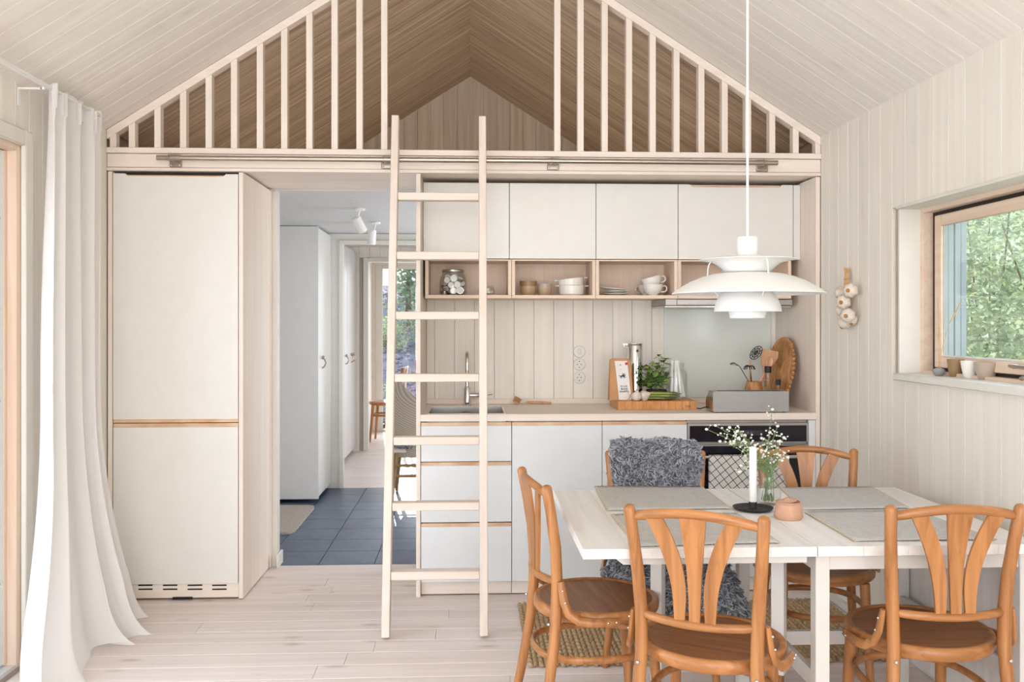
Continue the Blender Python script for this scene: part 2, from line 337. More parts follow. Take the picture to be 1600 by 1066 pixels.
# --- hall: slate tiles then boards again
ft = box(-HW, HW, 5.052, 7.42, -.06, -.011).build('floor', 'grout'); tag(ft, kind='structure')
for j in range(8):
    for i in range(10):
        x = -1.755 + .0 + i * .3 + (-.0 if i else 0); x0 = -1.47 + (i - 1) * .31; y0 = 5.06 + j * .295
        if x0 > 1.2: continue
        plank(ft, 'tile', 'slate', (x0 + .002, y0 + .002, 0), (1, 0, 0), (0, 1, 0), (0, 0, 1), .306, .291, .011, .0012)
ff = box(-HW, HW, 7.422, 11.3, -.06, -.0165).build('floor', 'gap'); tag(ff, kind='structure')
y = 7.424
while y < 11.25:
    plank(ff, 'floorboard', 'floor_wood', (-1.4, y + .001, 0), (1, 0, 0), (0, 1, 0), (0, 0, 1), 2.9, .133, .016, .0016); y += .135
# --- right wall with window
JW = .110; J0 = 2.784
WY0, WY1, WZ0, WZ1 = 2.1, 3.598, 1.145, 1.818
b = MB(); b.box(HW + .014, HW + .20, YB, WY0, 0, EAVE + .06); b.box(HW + .014, HW + .20, WY1 + .0125, YW + .05, 0, EAVE + .06)
b.box(HW + .014, HW + .20, WY0, WY1 + .0125, 0, WZ0 - .03); b.box(HW + .014, HW + .20, WY0, WY1 + .0125, WZ1 + .0125, EAVE + .06)
wr = b.build('wall_right', 'gap'); tag(wr, kind='structure')
k0 = math.ceil((YB - J0) / JW); y = J0 + k0 * JW
while y < YK - .01:
    y1 = min(y + JW, YK)
    segs = [(0.0, EAVE)]
    if y1 > WY0 + .001 and y < WY1 - .001:
        if y < WY0: pass
        segs = [(0.0, WZ0 - .02), (WZ1 + .012, EAVE)]
    for z0, z1 in segs:
        plank(wr, 'wall_board', 'wall_wood', (HW, y + .0008, z0), (0, 0, 1), (0, 1, 0), (-1, 0, 0), z1 - z0, y1 - y - .0016)
    y = y1
# --- left wall with garden door
DY0, DY1, DZ1 = .3, 3.60, 2.06
b = MB(); b.box(-HW - .20, -HW - .014, YB, DY0, 0, EAVE + .06); b.box(-HW - .20, -HW - .014, DY1, YW + .05, 0, EAVE + .06); b.box(-HW - .20, -HW - .014, DY0, DY1, DZ1, EAVE + .06)
wl = b.build('wall_left', 'gap'); tag(wl, kind='structure')
y = J0 + k0 * JW
while y < YK - .01:
    y1 = min(y + JW, YK); z0 = DZ1 if (y1 > DY0 and y < DY1 - .02) else 0.0
    plank(wl, 'wall_board', 'wall_wood', (-HW, y + .0008, z0), (0, 0, 1), (0, 1, 0), (1, 0, 0), EAVE - z0, y1 - y - .0016); y = y1
# --- ceiling: two slopes of boards running from eave to ridge
b = MB(); T = .12; o_ = .016
b.prism([(-HW - .2, EAVE - .2 * TAN + o_ / math.cos(PITCH)), (0, RIDGE + o_ / math.cos(PITCH)), (HW + .2, EAVE - .2 * TAN + o_ / math.cos(PITCH)), (HW + .2, EAVE + T), (0, RIDGE + T + .05), (-HW - .2, EAVE + T)], 'Y', YB, YL + .1)
ce = b.build('ceiling', 'gap'); tag(ce, kind='structure')
y = J0 + k0 * JW; SL = HW / math.cos(PITCH)
while y < YL - .01:
    y1 = min(y + JW, YL)
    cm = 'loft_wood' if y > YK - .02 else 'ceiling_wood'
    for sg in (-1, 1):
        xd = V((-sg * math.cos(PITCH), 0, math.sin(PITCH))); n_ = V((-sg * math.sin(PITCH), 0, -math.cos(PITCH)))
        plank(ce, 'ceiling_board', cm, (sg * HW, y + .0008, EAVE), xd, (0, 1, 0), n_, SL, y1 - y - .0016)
    y = y1
# --- loft: floor, end wall, low side walls
lf = box(-HW, HW, YK + .02, YL, 2.125, 2.17).build('floor_loft', 'beam_X'); tag(lf, kind='structure')
b = MB(); b.prism([(-HW, 2.0), (HW, 2.0), (HW, EAVE), (0, RIDGE), (-HW, EAVE)], 'Y', YL + .014, YL + .1)
wb = b.build('wall_loft', 'gap'); tag(wb, kind='structure')
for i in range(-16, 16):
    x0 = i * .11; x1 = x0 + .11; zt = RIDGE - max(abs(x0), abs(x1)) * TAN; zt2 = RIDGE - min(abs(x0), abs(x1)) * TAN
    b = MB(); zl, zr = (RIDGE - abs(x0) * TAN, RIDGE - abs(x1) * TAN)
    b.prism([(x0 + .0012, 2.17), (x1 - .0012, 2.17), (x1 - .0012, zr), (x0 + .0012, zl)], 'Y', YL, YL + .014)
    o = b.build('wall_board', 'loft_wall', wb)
for sg in (-1, 1):
    tag(box(sg * HW, sg * (HW + .15), YW, YL + .1, 0, EAVE + .06).build('wall_' + ('left' if sg < 0 else 'right'), 'wall_wood'), kind='structure')
# --- loft edge beam
bm_ = empty('trim_1', (0, YK, 2.1)); tag(bm_, kind='structure')
MB().box(-HW, HW, YK, YK + .045, 2.1085, 2.174, .0015).build('fascia_board', 'beam_X', bm_)
MB().box(-HW, HW, YK - .004, YK + .045, 2.091, 2.107, .0015).build('lower_batten', 'beam_X', bm_)
MB().box(-HW, HW, YK - .012, YK + .06, 2.1755, 2.203, .002).build('sill_board', 'beam_X', bm_)
MB().box(-HW, HW, YK + .047, YK + .60, 2.100, 2.122, .001).build('soffit_board', 'beam_X', bm_)
# --- kitchen back wall
wk = box(-.245, 1.76, YW + .014, YW + .09, 0, 2.1).build('wall_kitchen', 'gap'); tag(wk, kind='structure')
x = .134 - 4 * .1114
while x < 1.735:
    x0 = max(x, -.245); x1 = min(x + .1114, 1.737)
    plank(wk, 'wall_board', 'wall_wood', (x0 + .0008, YW, .86), (0, 0, 1), (1, 0, 0), (0, -1, 0), .70, x1 - x0 - .0016); x += .1114
# ================================================================= HALL
hc = box(-HW, HW, YK + .60, 7.45, 2.10, 2.122).build('ceiling_hall', 'hall_ceiling'); tag(hc, kind='structure')
y = 5.035
while y < 7.4:
    plank(hc, 'ceiling_board', 'hall_ceiling', (-HW, min(y + .118, 7.45), 2.088), (1, 0, 0), (0, -1, 0), (0, 0, -1), 3.5, .1165, .012, .002); y += .118
# short wall end left of the passage
XA = -1.108
wp = box(-1.76, -1.072, 5.035, 5.10, 0, 2.088, .001).build('wall_passage', 'paint'); tag(wp, kind='structure')
tag(box(-1.113, -1.100, 5.012, 5.034, 0, 2.088, .001).build('trim_2', 'beam_Z'), kind='structure')
tag(box(-1.071, -1.056, 4.99, 5.115, 0, .075, .004).build('baseboard_passage', 'paint'), kind='structure')
# second hall wall (door portal) and header at Y 7.45
b = MB(); b.box(-1.75, -1.075, 7.42, 7.48, 0, 2.088); b.box(-1.075, 1.2, 7.42, 7.48, 2.035, 2.088)
tag(b.build('wall_hall', 'paint'), kind='structure')
b = MB(); b.box(-1.075, -1.045, 7.40, 7.50, 0, 2.035, .002); b.box(-1.045, 1.2, 7.40, 7.50, 2.005, 2.035, .002)
tag(b.build('trim_3', 'paint'), kind='structure')
# third wall with doorway to the garden room
b = MB(); b.box(-1.4, -1.135, 9.60, 9.68, 0, 2.17); b.box(-1.135, 1.2, 9.60, 9.68, 2.055, 2.17)
w3 = b.build('wall_bedroom', 'gap'); tag(w3, kind='structure')
for i in range(22):
    x0 = -1.4 + i * .11; z0 = 0 if x0 + .11 < -1.13 else 2.055
    plank(w3, 'wall_board', 'wall_wood', (x0 + .0008, 9.586, z0), (0, 0, 1), (1, 0, 0), (0, -1, 0), 2.17 - z0, .108)
b = MB(); b.box(-1.137, -1.085, 9.575, 9.70, 0, 2.055, .003); b.box(-1.085, 1.2, 9.575, 9.70, 2.01, 2.055, .003)
tag(b.build('door_2', 'paint'), kind='structure')
tag(box(-HW, HW, 7.48, 11.4, 2.165, 2.2).build('ceiling_bedroom', 'hall_ceiling'), kind='structure')
# garden room side walls
tag(box(-1.36, -1.22, 9.68, 11.3, 0, 2.165).build('wall_bedroom_left', 'beam_Z'), kind='structure')
tag(box(1.2, 1.3, 7.45, 11.3, 0, 2.165).build('wall_bedroom_right', 'wall_wood'), kind='structure')
tag(box(1.2, 1.3, 5.1, 7.45, 0, 2.088).build('wall_hall_right', 'wall_wood'), kind='structure')
# far glazing
b = MB(); b.box(-1.36, -1.19, 11.26, 11.36, 0, 2.165); b.box(-1.19, 1.3, 11.26, 11.36, 2.09, 2.165); b.box(.5, 1.3, 11.26, 11.36, 0, 2.09)
tag(b.build('wall_end', 'wall_wood'), kind='structure')
wf = empty('window_1', (-.35, 11.3, 0)); tag(wf, kind='structure')
b = MB(); b.box(-1.19, -1.10, 11.27, 11.34, 0, 2.09, .004); b.box(.42, .5, 11.27, 11.34, 0, 2.09, .004); b.box(-1.10, .42, 11.27, 11.34, 2.04, 2.09, .004); b.box(-1.10, .42, 11.27, 11.34, -.005, .03, .004)
b.build('window_frame', 'paint', wf); MB().box(-1.10, .42, 11.302, 11.306, .03, 2.04).build('pane', 'window_glass', wf)
# ================================================================= RIGHT WINDOW
w2 = empty('window_2', (1.9, 2.85, 1.145)); tag(w2, kind='structure')
MB().box(1.735, 1.86, WY0, WY1 + .012, 1.117, 1.145, .003).build('window_sill', 'paint', w2)
b = MB(); b.box(1.748, 1.86, WY0, WY1 + .012, WZ1, WZ1 + .012, .001); b.box(1.758, 1.86, WY1, WY1 + .012, 1.145, WZ1, .001)
b.build('reveal_board', 'paint', w2)
b = MB(); b.box(1.845, 1.93, WY1 - .02, WY1 + .03, 1.135, WZ1 + .02, .002); b.box(1.845, 1.93, WY0, WY1 - .02, WZ1 - .018, WZ1 + .02, .002); b.box(1.845, 1.93, WY0, WY1 - .02, 1.135, 1.158, .002); b.box(1.845, 1.93, WY0 - .03, WY0, 1.135, WZ1, .002)
b.build('window_frame', 'pine_Y', w2)
b = MB(); b.box(1.8885, 1.90, 3.53, WY1 + .03, 1.135, WZ1 + .02); b.box(1.8885, 1.90, WY0 - .03, 3.53, WZ1 - .04, WZ1 + .02); b.box(1.8885, 1.90, WY0 - .03, 3.53, 1.135, 1.178); b.build('outer_stop', 'dark', w2)
ya, yb, za, zb = WY0 + .03, WY1 - .062, 1.172, WZ1 - .035
b = MB(); b.box(1.872, 1.888, yb - .05, yb, za, zb, .003); b.box(1.872, 1.888, ya, ya + .05, za, zb, .003); b.box(1.872, 1.888, ya + .05, yb - .05, zb - .046, zb, .003); b.box(1.872, 1.888, ya + .05, yb - .05, za, za + .046, .003)
sh = b.build('sash', 'pine_Y', w2)
MB().box(1.880, 1.886, ya + .05, yb - .05, za + .046, zb - .046).build('pane', 'window_glass', sh)
MB().box(1.876, 1.879, ya + .05, yb - .05, za + .046, za + .052).build('glazing_bead', 'front_base', sh)
p = vx(1592, 573, 1.86)
b = MB(); b.tube([p + V((0, .01, 0)), p + V((-.015, .01, 0))], .008, 10); b.tube([p + V((-.02, .02, .002)), p + V((-.022, -.10, -.002))], .0065, 10, dome=True); b.build('handle', 'nickel', w2)
p = vx(1598, 592, 1.85); MB().ball(p, .012, 10, 6, .7).build('latch', 'nickel', w2)
# exterior reveal boards painted blue grey
ex = empty('trim_4', (2.0, 3.58, 1.1)); tag(ex, kind='structure')
for i in range(4): MB().box(1.902 + i * .026, 1.902 + i * .026 + .0235, 3.528 + (i % 2) * .004, 3.60, 1.10, 1.95, .002).build('cladding_board', 'cladding', ex)
# ================================================================= GARDEN DOOR (left)
d1 = empty('door_1', (-1.76, 2.0, 0)); tag(d1, kind='structure')
b = MB(); b.box(-1.760, -1.738, 3.592, 3.655, 0, 2.106, .004); b.box(-1.760, -1.738, .25, 3.592, 2.044, 2.106, .004); b.build('casing', 'paint', d1)
b = MB(); b.box(-1.93, -1.761, 3.565, 3.600, 0, 2.06, .002); b.box(-1.93, -1.761, .3, 3.565, 2.02, 2.06, .002); b.build('door_frame', 'pine_Z', d1)
b = MB(); b.box(-1.845, -1.80, 3.44, 3.563, .03, 2.018, .004); b.box(-1.845, -1.80, .3, 3.44, 1.90, 2.018, .004); b.box(-1.845, -1.80, .3, 3.44, .03, .10, .004)
ds = b.build('sash', 'front_base', d1)
b = MB(); b.box(-1.803, -1.797, 3.545, 3.5635, .03, 2.018, .001); b.build('edge_strip', 'pine_Z', ds)
MB().box(-1.826, -1.822, .3, 3.44, .10, 1.90).build('pane', 'window_glass', ds)
for z in (.35, 1.05, 1.75): MB().ball((-1.799, 3.51, z), .006, 8, 5).build('screw', 'chrome', ds)
MB().box(-1.95, -1.762, .3, 3.6, -.01, .022, .004).build('threshold', 'front_base', d1)
MB().box(-1.80, -1.745, .3, 3.592, .0, .010, .002).build('threshold_strip', 'nickel', d1)
# baseboards
tag(box(1.745, 1.76, YB, YK, 0, .045, .003).build('baseboard_right', 'paint'), kind='structure')
# ================================================================= LOFT RAILING
lr = thing('loft_railing', 'whitewashed wooden slat railing filling the gable above the kitchen beam', 'railing', (0, YK + .02, 2.203))
SLX = [176.5, 206, 246, 286, 326, 365.5, 406, 444, 483.2, 522.6, 561.6, 600.3, 871, 907.3, 945, 983, 1020, 1057.2, 1096, 1132.5, 1169, 1206.7, 1243.5, 1278.5]
def roofz(x): return RIDGE - abs(x) * TAN
for u in SLX:
    x = vy(u, 200, YK).x; hw = .0148; x0 = max(x - hw, -HW + .001); x1 = min(x + hw, HW - .001)
    MB().prism([(x0, 2.2035), (x1, 2.2035), (x1, roofz(x1) - .045), (x0, roofz(x0) - .045)], 'Y', YK, YK + .045).build('slat', 'beam_Z', lr)
for sg in (-1, 1):
    P = [(0, RIDGE - .003), (sg * (HW - .002), EAVE - .002), (sg * (HW - .002), EAVE - .045), (0, RIDGE - .046)]
    MB().prism(P, 'Y', YK - .006, YK + .05).build('rafter_board', 'beam_X', lr)
# ================================================================= TALL CABINET (fridge)
xl, xr = -1.757, -1.108
tcab = thing('tall_cabinet', 'tall white integrated fridge cabinet with pale wood frame left of the hall opening', 'cabinet', ((xl + xr) / 2, YK, 0))
MB().box(xl, xl + .022, YK, 5.03, 0, 2.088, .0015).build('side_panel', 'beam_Z', tcab)
MB().box(xr - .022, xr, YK, 5.03, .006, 2.088, .0015).build('side_panel', 'beam_Z', tcab)
MB().box(xl + .022, xr - .022, YK + .03, 5.03, .10, 2.088).build('carcass', 'dark', tcab)
fx0, fx1 = xl + .026, xr - .025
zt, zm1, zm2, zb_ = 2.078, .884, .845, .0815
cutx0, cutx1 = vy(195, 270, YK).x, vy(353, 270, YK).x
P = [(fx0, zm1), (fx1, zm1), (fx1, zt), (cutx1, zt), (cutx1 - .014, zt - .013), (cutx0 + .014, zt - .013), (cutx0, zt), (fx0, zt)]
dr = MB().prism(P, 'Y', YK, YK + .02).build('door', 'front_white', tcab)
MB().box(cutx0 + .01, cutx1 - .01, YK + .008, YK + .024, zt - .013, zt - .0065).build('finger_pull', 'ply_X', dr)
MB().box(fx0, fx1, YK + .006, YK + .03, zm1 - .017, zm1 - .0005).build('plywood_edge', 'ply_X', dr)
dr = MB().box(fx0, fx1, YK, YK + .02, zb_, zm2, .001).build('door', 'front_white', tcab)
MB().box(fx0, fx1, YK + .006, YK + .03, zm2 + .0005, zm2 + .018).build('plywood_edge', 'ply_X', dr)
pn = MB().box(fx0 - .002, fx1 + .002, YK + .012, YK + .03, .010, .0808, .001).build('plinth', 'beam_X', tcab)
for ua, ub in ((213.8, 238), (252.5, 277), (291, 316), (329.5, 354)):
    for v_ in (916.0, 922.3):
        a = vy(ua, v_, YK); c = vy(ub, v_, YK)
        MB().tube([V((a.x + .003, YK + .0115, a.z)), V((c.x - .003, YK + .0115, a.z))], .0038, 8, flat=(1, .25), up=(0, 0, 1)).build('vent_slot', 'dark', pn)
a = vy(269, 930, YK); c = vy(300, 930, YK); MB().box(a.x, c.x, YK + .004, YK + .011, .004, .016).build('foot_grip', 'black', pn)
# ================================================================= KITCHEN NICHE PANELS
ep = thing('end_panel', 'tall narrow pale wood panel on the left end of the kitchen units', 'panel', (-.2565, YK, 0))
MB().box(-.2675, -.2455, YK - .002, 5.10, 0, 2.088, .0015).build('panel', 'beam_Z', ep)
ep = thing('end_panel', 'tall pale wood panel on the right end of the kitchen beside the board wall', 'panel', (1.747, YK, 0))
MB().box(1.735, 1.758, YK, 5.10, 0, 2.088, .0015).build('panel', 'beam_Z', ep)
# ================================================================= WALL CABINETS
YC = 4.64; DX = [-.2445, .202, .653, 1.085, 1.696]
labs = ['white wall cabinet door behind the ladder, leftmost of the upper row', 'white wall cabinet second from the left, above the tan cups', 'white wall cabinet third from the left, above the stacked teacups', 'wide white wall cabinet with routed top grip behind the pendant lamp']
for i in range(4):
    x0, x1 = DX[i] + .0015, DX[i + 1] - .0015
    t = thing('wall_cabinet', labs[i], 'cabinet', ((x0 + x1) / 2, YC, 1.686), group='white wall cabinets')
    MB().box(x0, x1, YC + .021, YW, 1.686, 2.078).build('carcass', 'beam_X', t)
    if i < 3: MB().box(x0, x1, YC, YC + .019, 1.686, 2.078, .001).build('door', 'front_white', t)
    else:
        c0, c1 = vy(1078, 290, YC).x, vy(1222, 290, YC).x; zt = 2.078
        P = [(x0, 1.686), (x1, 1.686), (x1, zt), (c1, zt), (c1 - .014, zt - .014), (c0 + .014, zt - .014), (c0, zt), (x0, zt)]
        dr = MB().prism(P, 'Y', YC, YC + .019).build('door', 'front_white', t)
        MB().box(c0 + .01, c1 - .01, YC + .008, YC + .02, zt - .014, zt - .007).build('finger_pull', 'ply_X', dr)
t = box(1.698, 1.734, YC, YC + .02, 1.686, 2.078, .001).build('filler_panel', 'front_white'); tag(t, 'narrow white filler strip right of the wall cabinets', 'panel')
# open shelf boxes below
SX = [(-.235, .214), (.214, .653), (.653, 1.085), (1.085, 1.69)]
labs = ['open pale wood shelf box holding the jar of tealights', 'open pale wood shelf box holding tan cups and a white casserole', 'open pale wood shelf box holding plates and teacups', 'open pale wood shelf box behind the white pendant lamp']
Z0, Z1, TH = 1.480, 1.683, .0175
for i, (x0, x1) in enumerate(SX):
    x0 += .0008; x1 -= .0008
    t = thing('shelf_box', labs[i], 'shelf', ((x0 + x1) / 2, YC + .008, Z0), group='open shelf boxes under the wall cabinets')
    MB().box(x0, x1, YC + .008, YW, Z0, Z0 + TH, .001).build('bottom', 'pine_X', t); MB().box(x0, x1, YC + .008, YW, Z1 - .008, Z1, .001).build('top', 'pine_X', t)
    MB().box(x0, x0 + TH, YC + .008, YW, Z0 + TH, Z1 - .008, .001).build('side', 'pine_Z', t); MB().box(x1 - TH, x1, YC + .008, YW, Z0 + TH, Z1 - .008, .001).build('side', 'pine_Z', t)
    MB().box(x0 + TH, x1 - TH, YC + .27, YC + .28, Z0 + TH, Z1 - .008).build('back', 'pine_Z', t)
SH = Z0 + TH
# extractor hood
a = vy(1039.6, 470, YC + .02); c = vy(1238, 470, YC + .02)
hd = thing('extractor_hood', 'slim stainless extractor hood under the shelf box above the hob', 'extractor hood', ((a.x + c.x) / 2, YC + .02, 1.43))
MB().box(a.x, c.x, YC + .02, YW - .01, 1.445, 1.479, .002).build('body', 'steel_dull', hd)
MB().box(a.x + .06, c.x - .002, YC + .012, YC + .0195, 1.446, 1.476, .002).build('front_drawer', 'steel_dull', hd)
MB().box(a.x, c.x, YC + .04, YW - .01, 1.433, 1.4445, .002).build('filter_plate', 'steel', hd)
# glass splashback
a = vy(1037.5, 480, YW - .006); c = vy(1204, 480, YW - .006)
gs = box(a.x, c.x, YW - .007, YW - .0005, .9295, 1.432, .001).build('splashback', 'glass_panel'); tag(gs, 'pale green glass splashback on the wall behind the hob', 'splashback')
# ================================================================= BASE UNITS
ZT = .90; TK = .033
wt = thing('worktop', 'pale wood kitchen worktop with sink cut-out running from end panel to wall', 'worktop', (.745, YK, .867))
sx0, sx1, sy0, sy1 = -.215, .175, 4.462, 4.875
b = MB(); b.box(-.245, sx0, YK - .004, YW, ZT - TK, ZT); b.box(sx1, 1.7345, YK - .004, YW, ZT - TK, ZT); b.box(sx0, sx1, YK - .004, sy0, ZT - TK, ZT); b.box(sx0, sx1, sy1, YW, ZT - TK, ZT)
b.build('slab', 'beam_X', wt); MB().box(-.245, 1.7345, YW - .018, YW - .0002, ZT, .929, .0015).build('upstand', 'beam_X', wt)
sk = thing('sink', 'rectangular stainless steel sink set into the worktop below the tap', 'sink', ((sx0 + sx1) / 2, (sy0 + sy1) / 2, .74))
b = MB(); d = .72
b.box(sx0, sx0 + .008, sy0, sy1, d, ZT + .0012); b.box(sx1 - .008, sx1, sy0, sy1, d, ZT + .0012); b.box(sx0 + .008, sx1 - .008, sy0, sy0 + .008, d, ZT + .0012); b.box(sx0 + .008, sx1 - .008, sy1 - .008, sy1, d, ZT + .0012); b.box(sx0 + .008, sx1 - .008, sy0 + .008, sy1 - .008, d, d + .006)
b.build('basin', 'steel', sk); MB().lathe([(0, 0), (.04, 0), (.042, .004), (0, .005)], ((sx0 + sx1) / 2, (sy0 + sy1) / 2, d + .006), 20).build('drain', 'chrome', sk)
MB().tube([(-.02 + .028 * math.cos(t), sy1 - .0085, .862 + .009 * math.sin(t)) for t in [2 * PI * k / 16 for k in range(16)]], .0016, 5, closed=True).build('overflow', 'dark', sk)
# tap
tp = thing('mixer_tap', 'chrome mixer tap with upright spout standing behind the sink', 'tap', (vz(730, 633, ZT).x, 4.93, ZT))
tx = tp.location.x; ty = 4.93
MB().lathe([(0, 0), (.026, 0), (.026, .006), (.019, .010), (.019, .095), (.012, .105), (0, .105)], (tx, ty, ZT), 20).build('body', 'chrome', tp)
pts = [V((tx, ty, ZT + .10)), V((tx, ty, ZT + .235))] + [V((tx, ty - .055 + .055 * math.cos(t), ZT + .235 + .055 * math.sin(t))) for t in [PI * k / 8 for k in range(1, 9)]] + [V((tx, ty - .11, ZT + .20))]
MB().tube(pts, .0105, 12).build('spout', 'chrome', tp)
MB().tube([(tx + .015, ty, ZT + .055), (tx + .085, ty, ZT + .055)], .0135, 14).tube([(tx + .085, ty, ZT + .058), (tx + .135, ty, ZT + .062)], .006, 8, dome=True).build('lever', 'chrome', tp)
def front(x0, x1, z0, z1, t, name='door'):
    dr = MB().box(x0, x1, YK, YK + .019, z0, z1, .001).build(name, 'front_base', t)
    MB().box(x0, x1, YK + .004, YK + .03, z1 + .0004, z1 + .0165).build('plywood_edge', 'ply_X', dr); return dr
BX = [-.2445, .2045, .655, 1.082]
def vz_(v): return ZC + (HOR - v) / FPX * 4.44
t = thing('drawer_cabinet', 'white base cabinet of three drawers with plywood edges below the sink', 'cabinet', (-.02, YK, 0))
x0, x1 = BX[0] + .0015, BX[1] - .0015
b = MB(); b.box(x0, x1, YK + .031, YW, .078, .70); b.box(x0, x0 + .012, YK + .031, YW, .70, .866); b.box(x1 - .012, x1, YK + .031, YW, .70, .866); b.build('carcass', 'beam_X', t)
for v0, v1 in ((720.5, 665), (815, 727), (908, 822)): front(x0, x1, vz_(v0), vz_(v1), t, 'drawer')
MB().box(x0, x1, YK + .03, YK + .045, .006, .077).build('plinth', 'beam_X', t)
for i, lb in ((1, 'white base cabinet door left of the sheepskin-covered chair'), (2, 'white base cabinet door behind the sheepskin-covered chair beside the oven')):
    t = thing('base_cabinet', lb, 'cabinet', ((BX[i] + BX[i + 1]) / 2, YK, 0), group='white base cabinets'); x0, x1 = BX[i] + .0015, BX[i + 1] - .0015
    MB().box(x0, x1, YK + .031, YW, .078, .866).build('carcass', 'beam_X', t); front(x0, x1, vz_(908), vz_(665), t)
    MB().box(x0, x1, YK + .03, YK + .045, .006, .077).build('plinth', 'beam_X', t)
# oven
ox0, ox1 = BX[3] + .002, 1.697
ov = thing('oven', 'built-in black glass oven with steel trim under the right end of the worktop', 'oven', ((ox0 + ox1) / 2, YK, .27))
MB().box(ox0, ox1, YK + .024, YW, .27, .862).build('body', 'steel_dull', ov)
pnl = MB().box(ox0, ox1, YK, YK + .023, vz_(693.5), vz_(663), .001).build('control_panel', 'steel_dull', ov)
MB().box(ox0 + .01, ox1 - .01, YK - .003, YK - .0002, vz_(692.4), vz_(667), .001).build('panel_glass', 'oven_glass', pnl)
a = vy(1153, 680, YK); c = vy(1191, 680, YK); MB().box(a.x, c.x, YK - .0042, YK - .0031, vz_(682.5), vz_(674)).build('display', 'display', pnl)
for k, (dx, dz) in enumerate(((0, 0), (.006, 0), (.018, 0), (.024, 0))): MB().box(a.x + .045 + dx, a.x + .0475 + dx, YK - .0048, YK - .0043, vz_(680), vz_(676.5)).build('digit', 'display_text', pnl)
dr = MB().box(ox0, ox1, YK, YK + .023, .27, vz_(697.5), .001).build('door', 'steel_dull', ov)
MB().box(ox0 + .01, ox1 - .01, YK - .003, YK - .0002, .275, vz_(699), .001).build('door_glass', 'oven_glass', dr)
hz = vz_(714.5); hy = YK - .045
MB().tube([(ox0 + .05, hy, hz), (ox1 - .05, hy, hz)], .0095, 10).box(ox0 + .06, ox0 + .08, hy, YK - .003, hz - .008, hz + .008, .002).box(ox1 - .08, ox1 - .06, hy, YK - .003, hz - .008, hz + .008, .002).build('handle', 'steel', dr)
t = tag(box(ox0, 1.732, YK + .004, YK + .02, .078, .266, .001).build('lower_panel', 'front_base'), 'white low panel closing the unit below the oven', 'panel')
t = tag(box(1.699, 1.7335, YK, YK + .02, .268, .864, .001).build('filler_panel', 'front_base'), 'narrow white filler strip between the oven and right end panel', 'panel')
t = tag(box(ox0, 1.732, YK + .03, YK + .045, .006, .076, .001).build('plinth', 'beam_X'), 'pale wood plinth board below the oven at the floor', 'plinth')
# checked towel over the oven handle
tx0, tx1 = vy(1108, 710, hy).x, vy(1232, 710, hy).x
tw = thing('tea_towel', 'white tea towel with dark grid check hanging from the oven handle', 'towel', ((tx0 + tx1) / 2, hy, hz))
def tf(u, v):
    x = tx0 + (tx1 - tx0) * u; wv_ = .004 * math.sin(u * 9) * min(1, abs(v - .45) * 3)
    L1 = .40; L2 = .30; tot = L1 + L2 + .036; s = v * tot
    if s < L1: return V((x, hy - .012 + wv_, hz - L1 + s))
    if s > L1 + .036: return V((x, hy + .012 + wv_ * .3, hz - (s - L1 - .036)))
    a_ = (s - L1) / .036 * PI; return V((x, hy - .012 * math.cos(a_), hz + .012 * math.sin(a_)))
MB().grid(tf, 16, 40).build('cloth', 'towel', tw, angle=80)
# wall sockets
for k, (v_, lb) in enumerate(((549.5, 'round white light switch, topmost of the three wall plates above the worktop'), (569.5, 'round white wall socket in the middle of the three wall plates'), (590, 'round white wall socket, lowest of the three wall plates'))):
    p = vy(905, v_, YW)
    t = thing('wall_socket' if k else 'wall_switch', lb, 'socket' if k else 'switch', p, group='round wall plates' )
    T_ = Matrix.Translation(p) @ Matrix.Rotation(PI / 2, 4, 'X')
    b = MB(); b.T = T_; b.lathe([(0, 0), (.034, 0), (.034, .006), (.031, .010), (.021, .010), (.021, .009 if k == 0 else .003), (0, .009 if k == 0 else .003)], n=28); b.build('plate', 'plastic_white', t)
    if k == 0: MB().box(p.x - .008, p.x + .008, p.y - .014, p.y - .0095, p.z - .014, p.z + .014, .002).build('rocker', 'plastic_white', t)
    else:
        for dx, dz in ((-.0095, 0), (.0095, 0), (0, .017), (0, -.017)): MB().ball((p.x + dx, p.y - .004, p.z + dz), .0028, 8, 4).build('contact', 'dark', t)
# ================================================================= LADDER RAIL + LADDER
pz_ = 2.143; py_ = 4.362
pl = thing('ladder_rail', 'long brushed steel tube rail on brackets across the loft beam', 'rail', (0, py_, pz_))
a = vy(245, 250, py_).x; c = vy(1215, 257, py_).x
MB().tube([(a, py_, pz_), (c, py_, pz_)], .0125, 14).build('tube', 'nickel', pl)
for u in (268, 603.5, 866, 1197):
    x = vy(u, 250, py_).x; br = MB().box(x - .03, x + .03, YK - .010, YK - .0005, pz_ - .034, pz_ + .026, .004).build('bracket', 'nickel', pl)
    MB().tube([(x - .012 + 0, py_ + .0145 * math.cos(t), pz_ + .0145 * math.sin(t)) for t in [2 * PI * k / 12 for k in range(12)]], .003, 6, closed=True).tube([(x - .012, py_ + .014, pz_), (x - .012, YK - .009, pz_)], .006, 8).build('clamp', 'nickel', br)
    for dx in (-.02, .02): MB().ball((x + dx, YK - .0105, pz_ - .025), .0045, 8, 4).build('screw', 'chrome', br)
LY0 = 3.85; LSL = (4.314 - 3.85) / pz_
ld = thing('ladder', 'tall whitewashed wooden loft ladder leaning on the steel rail', 'ladder', (-.151, 3.87, 0))
la = math.atan(LSL); LL = 2.345 / math.cos(la)
for x in (-.361, .058):
    b = MB(); b.T = Matrix.Translation((x, LY0, 0)) @ Matrix.Rotation(-la, 4, 'X'); b.box(-.0178, .0178, -.033, .033, .008, LL, .003); b.build('stile', 'ladder_wood', ld)
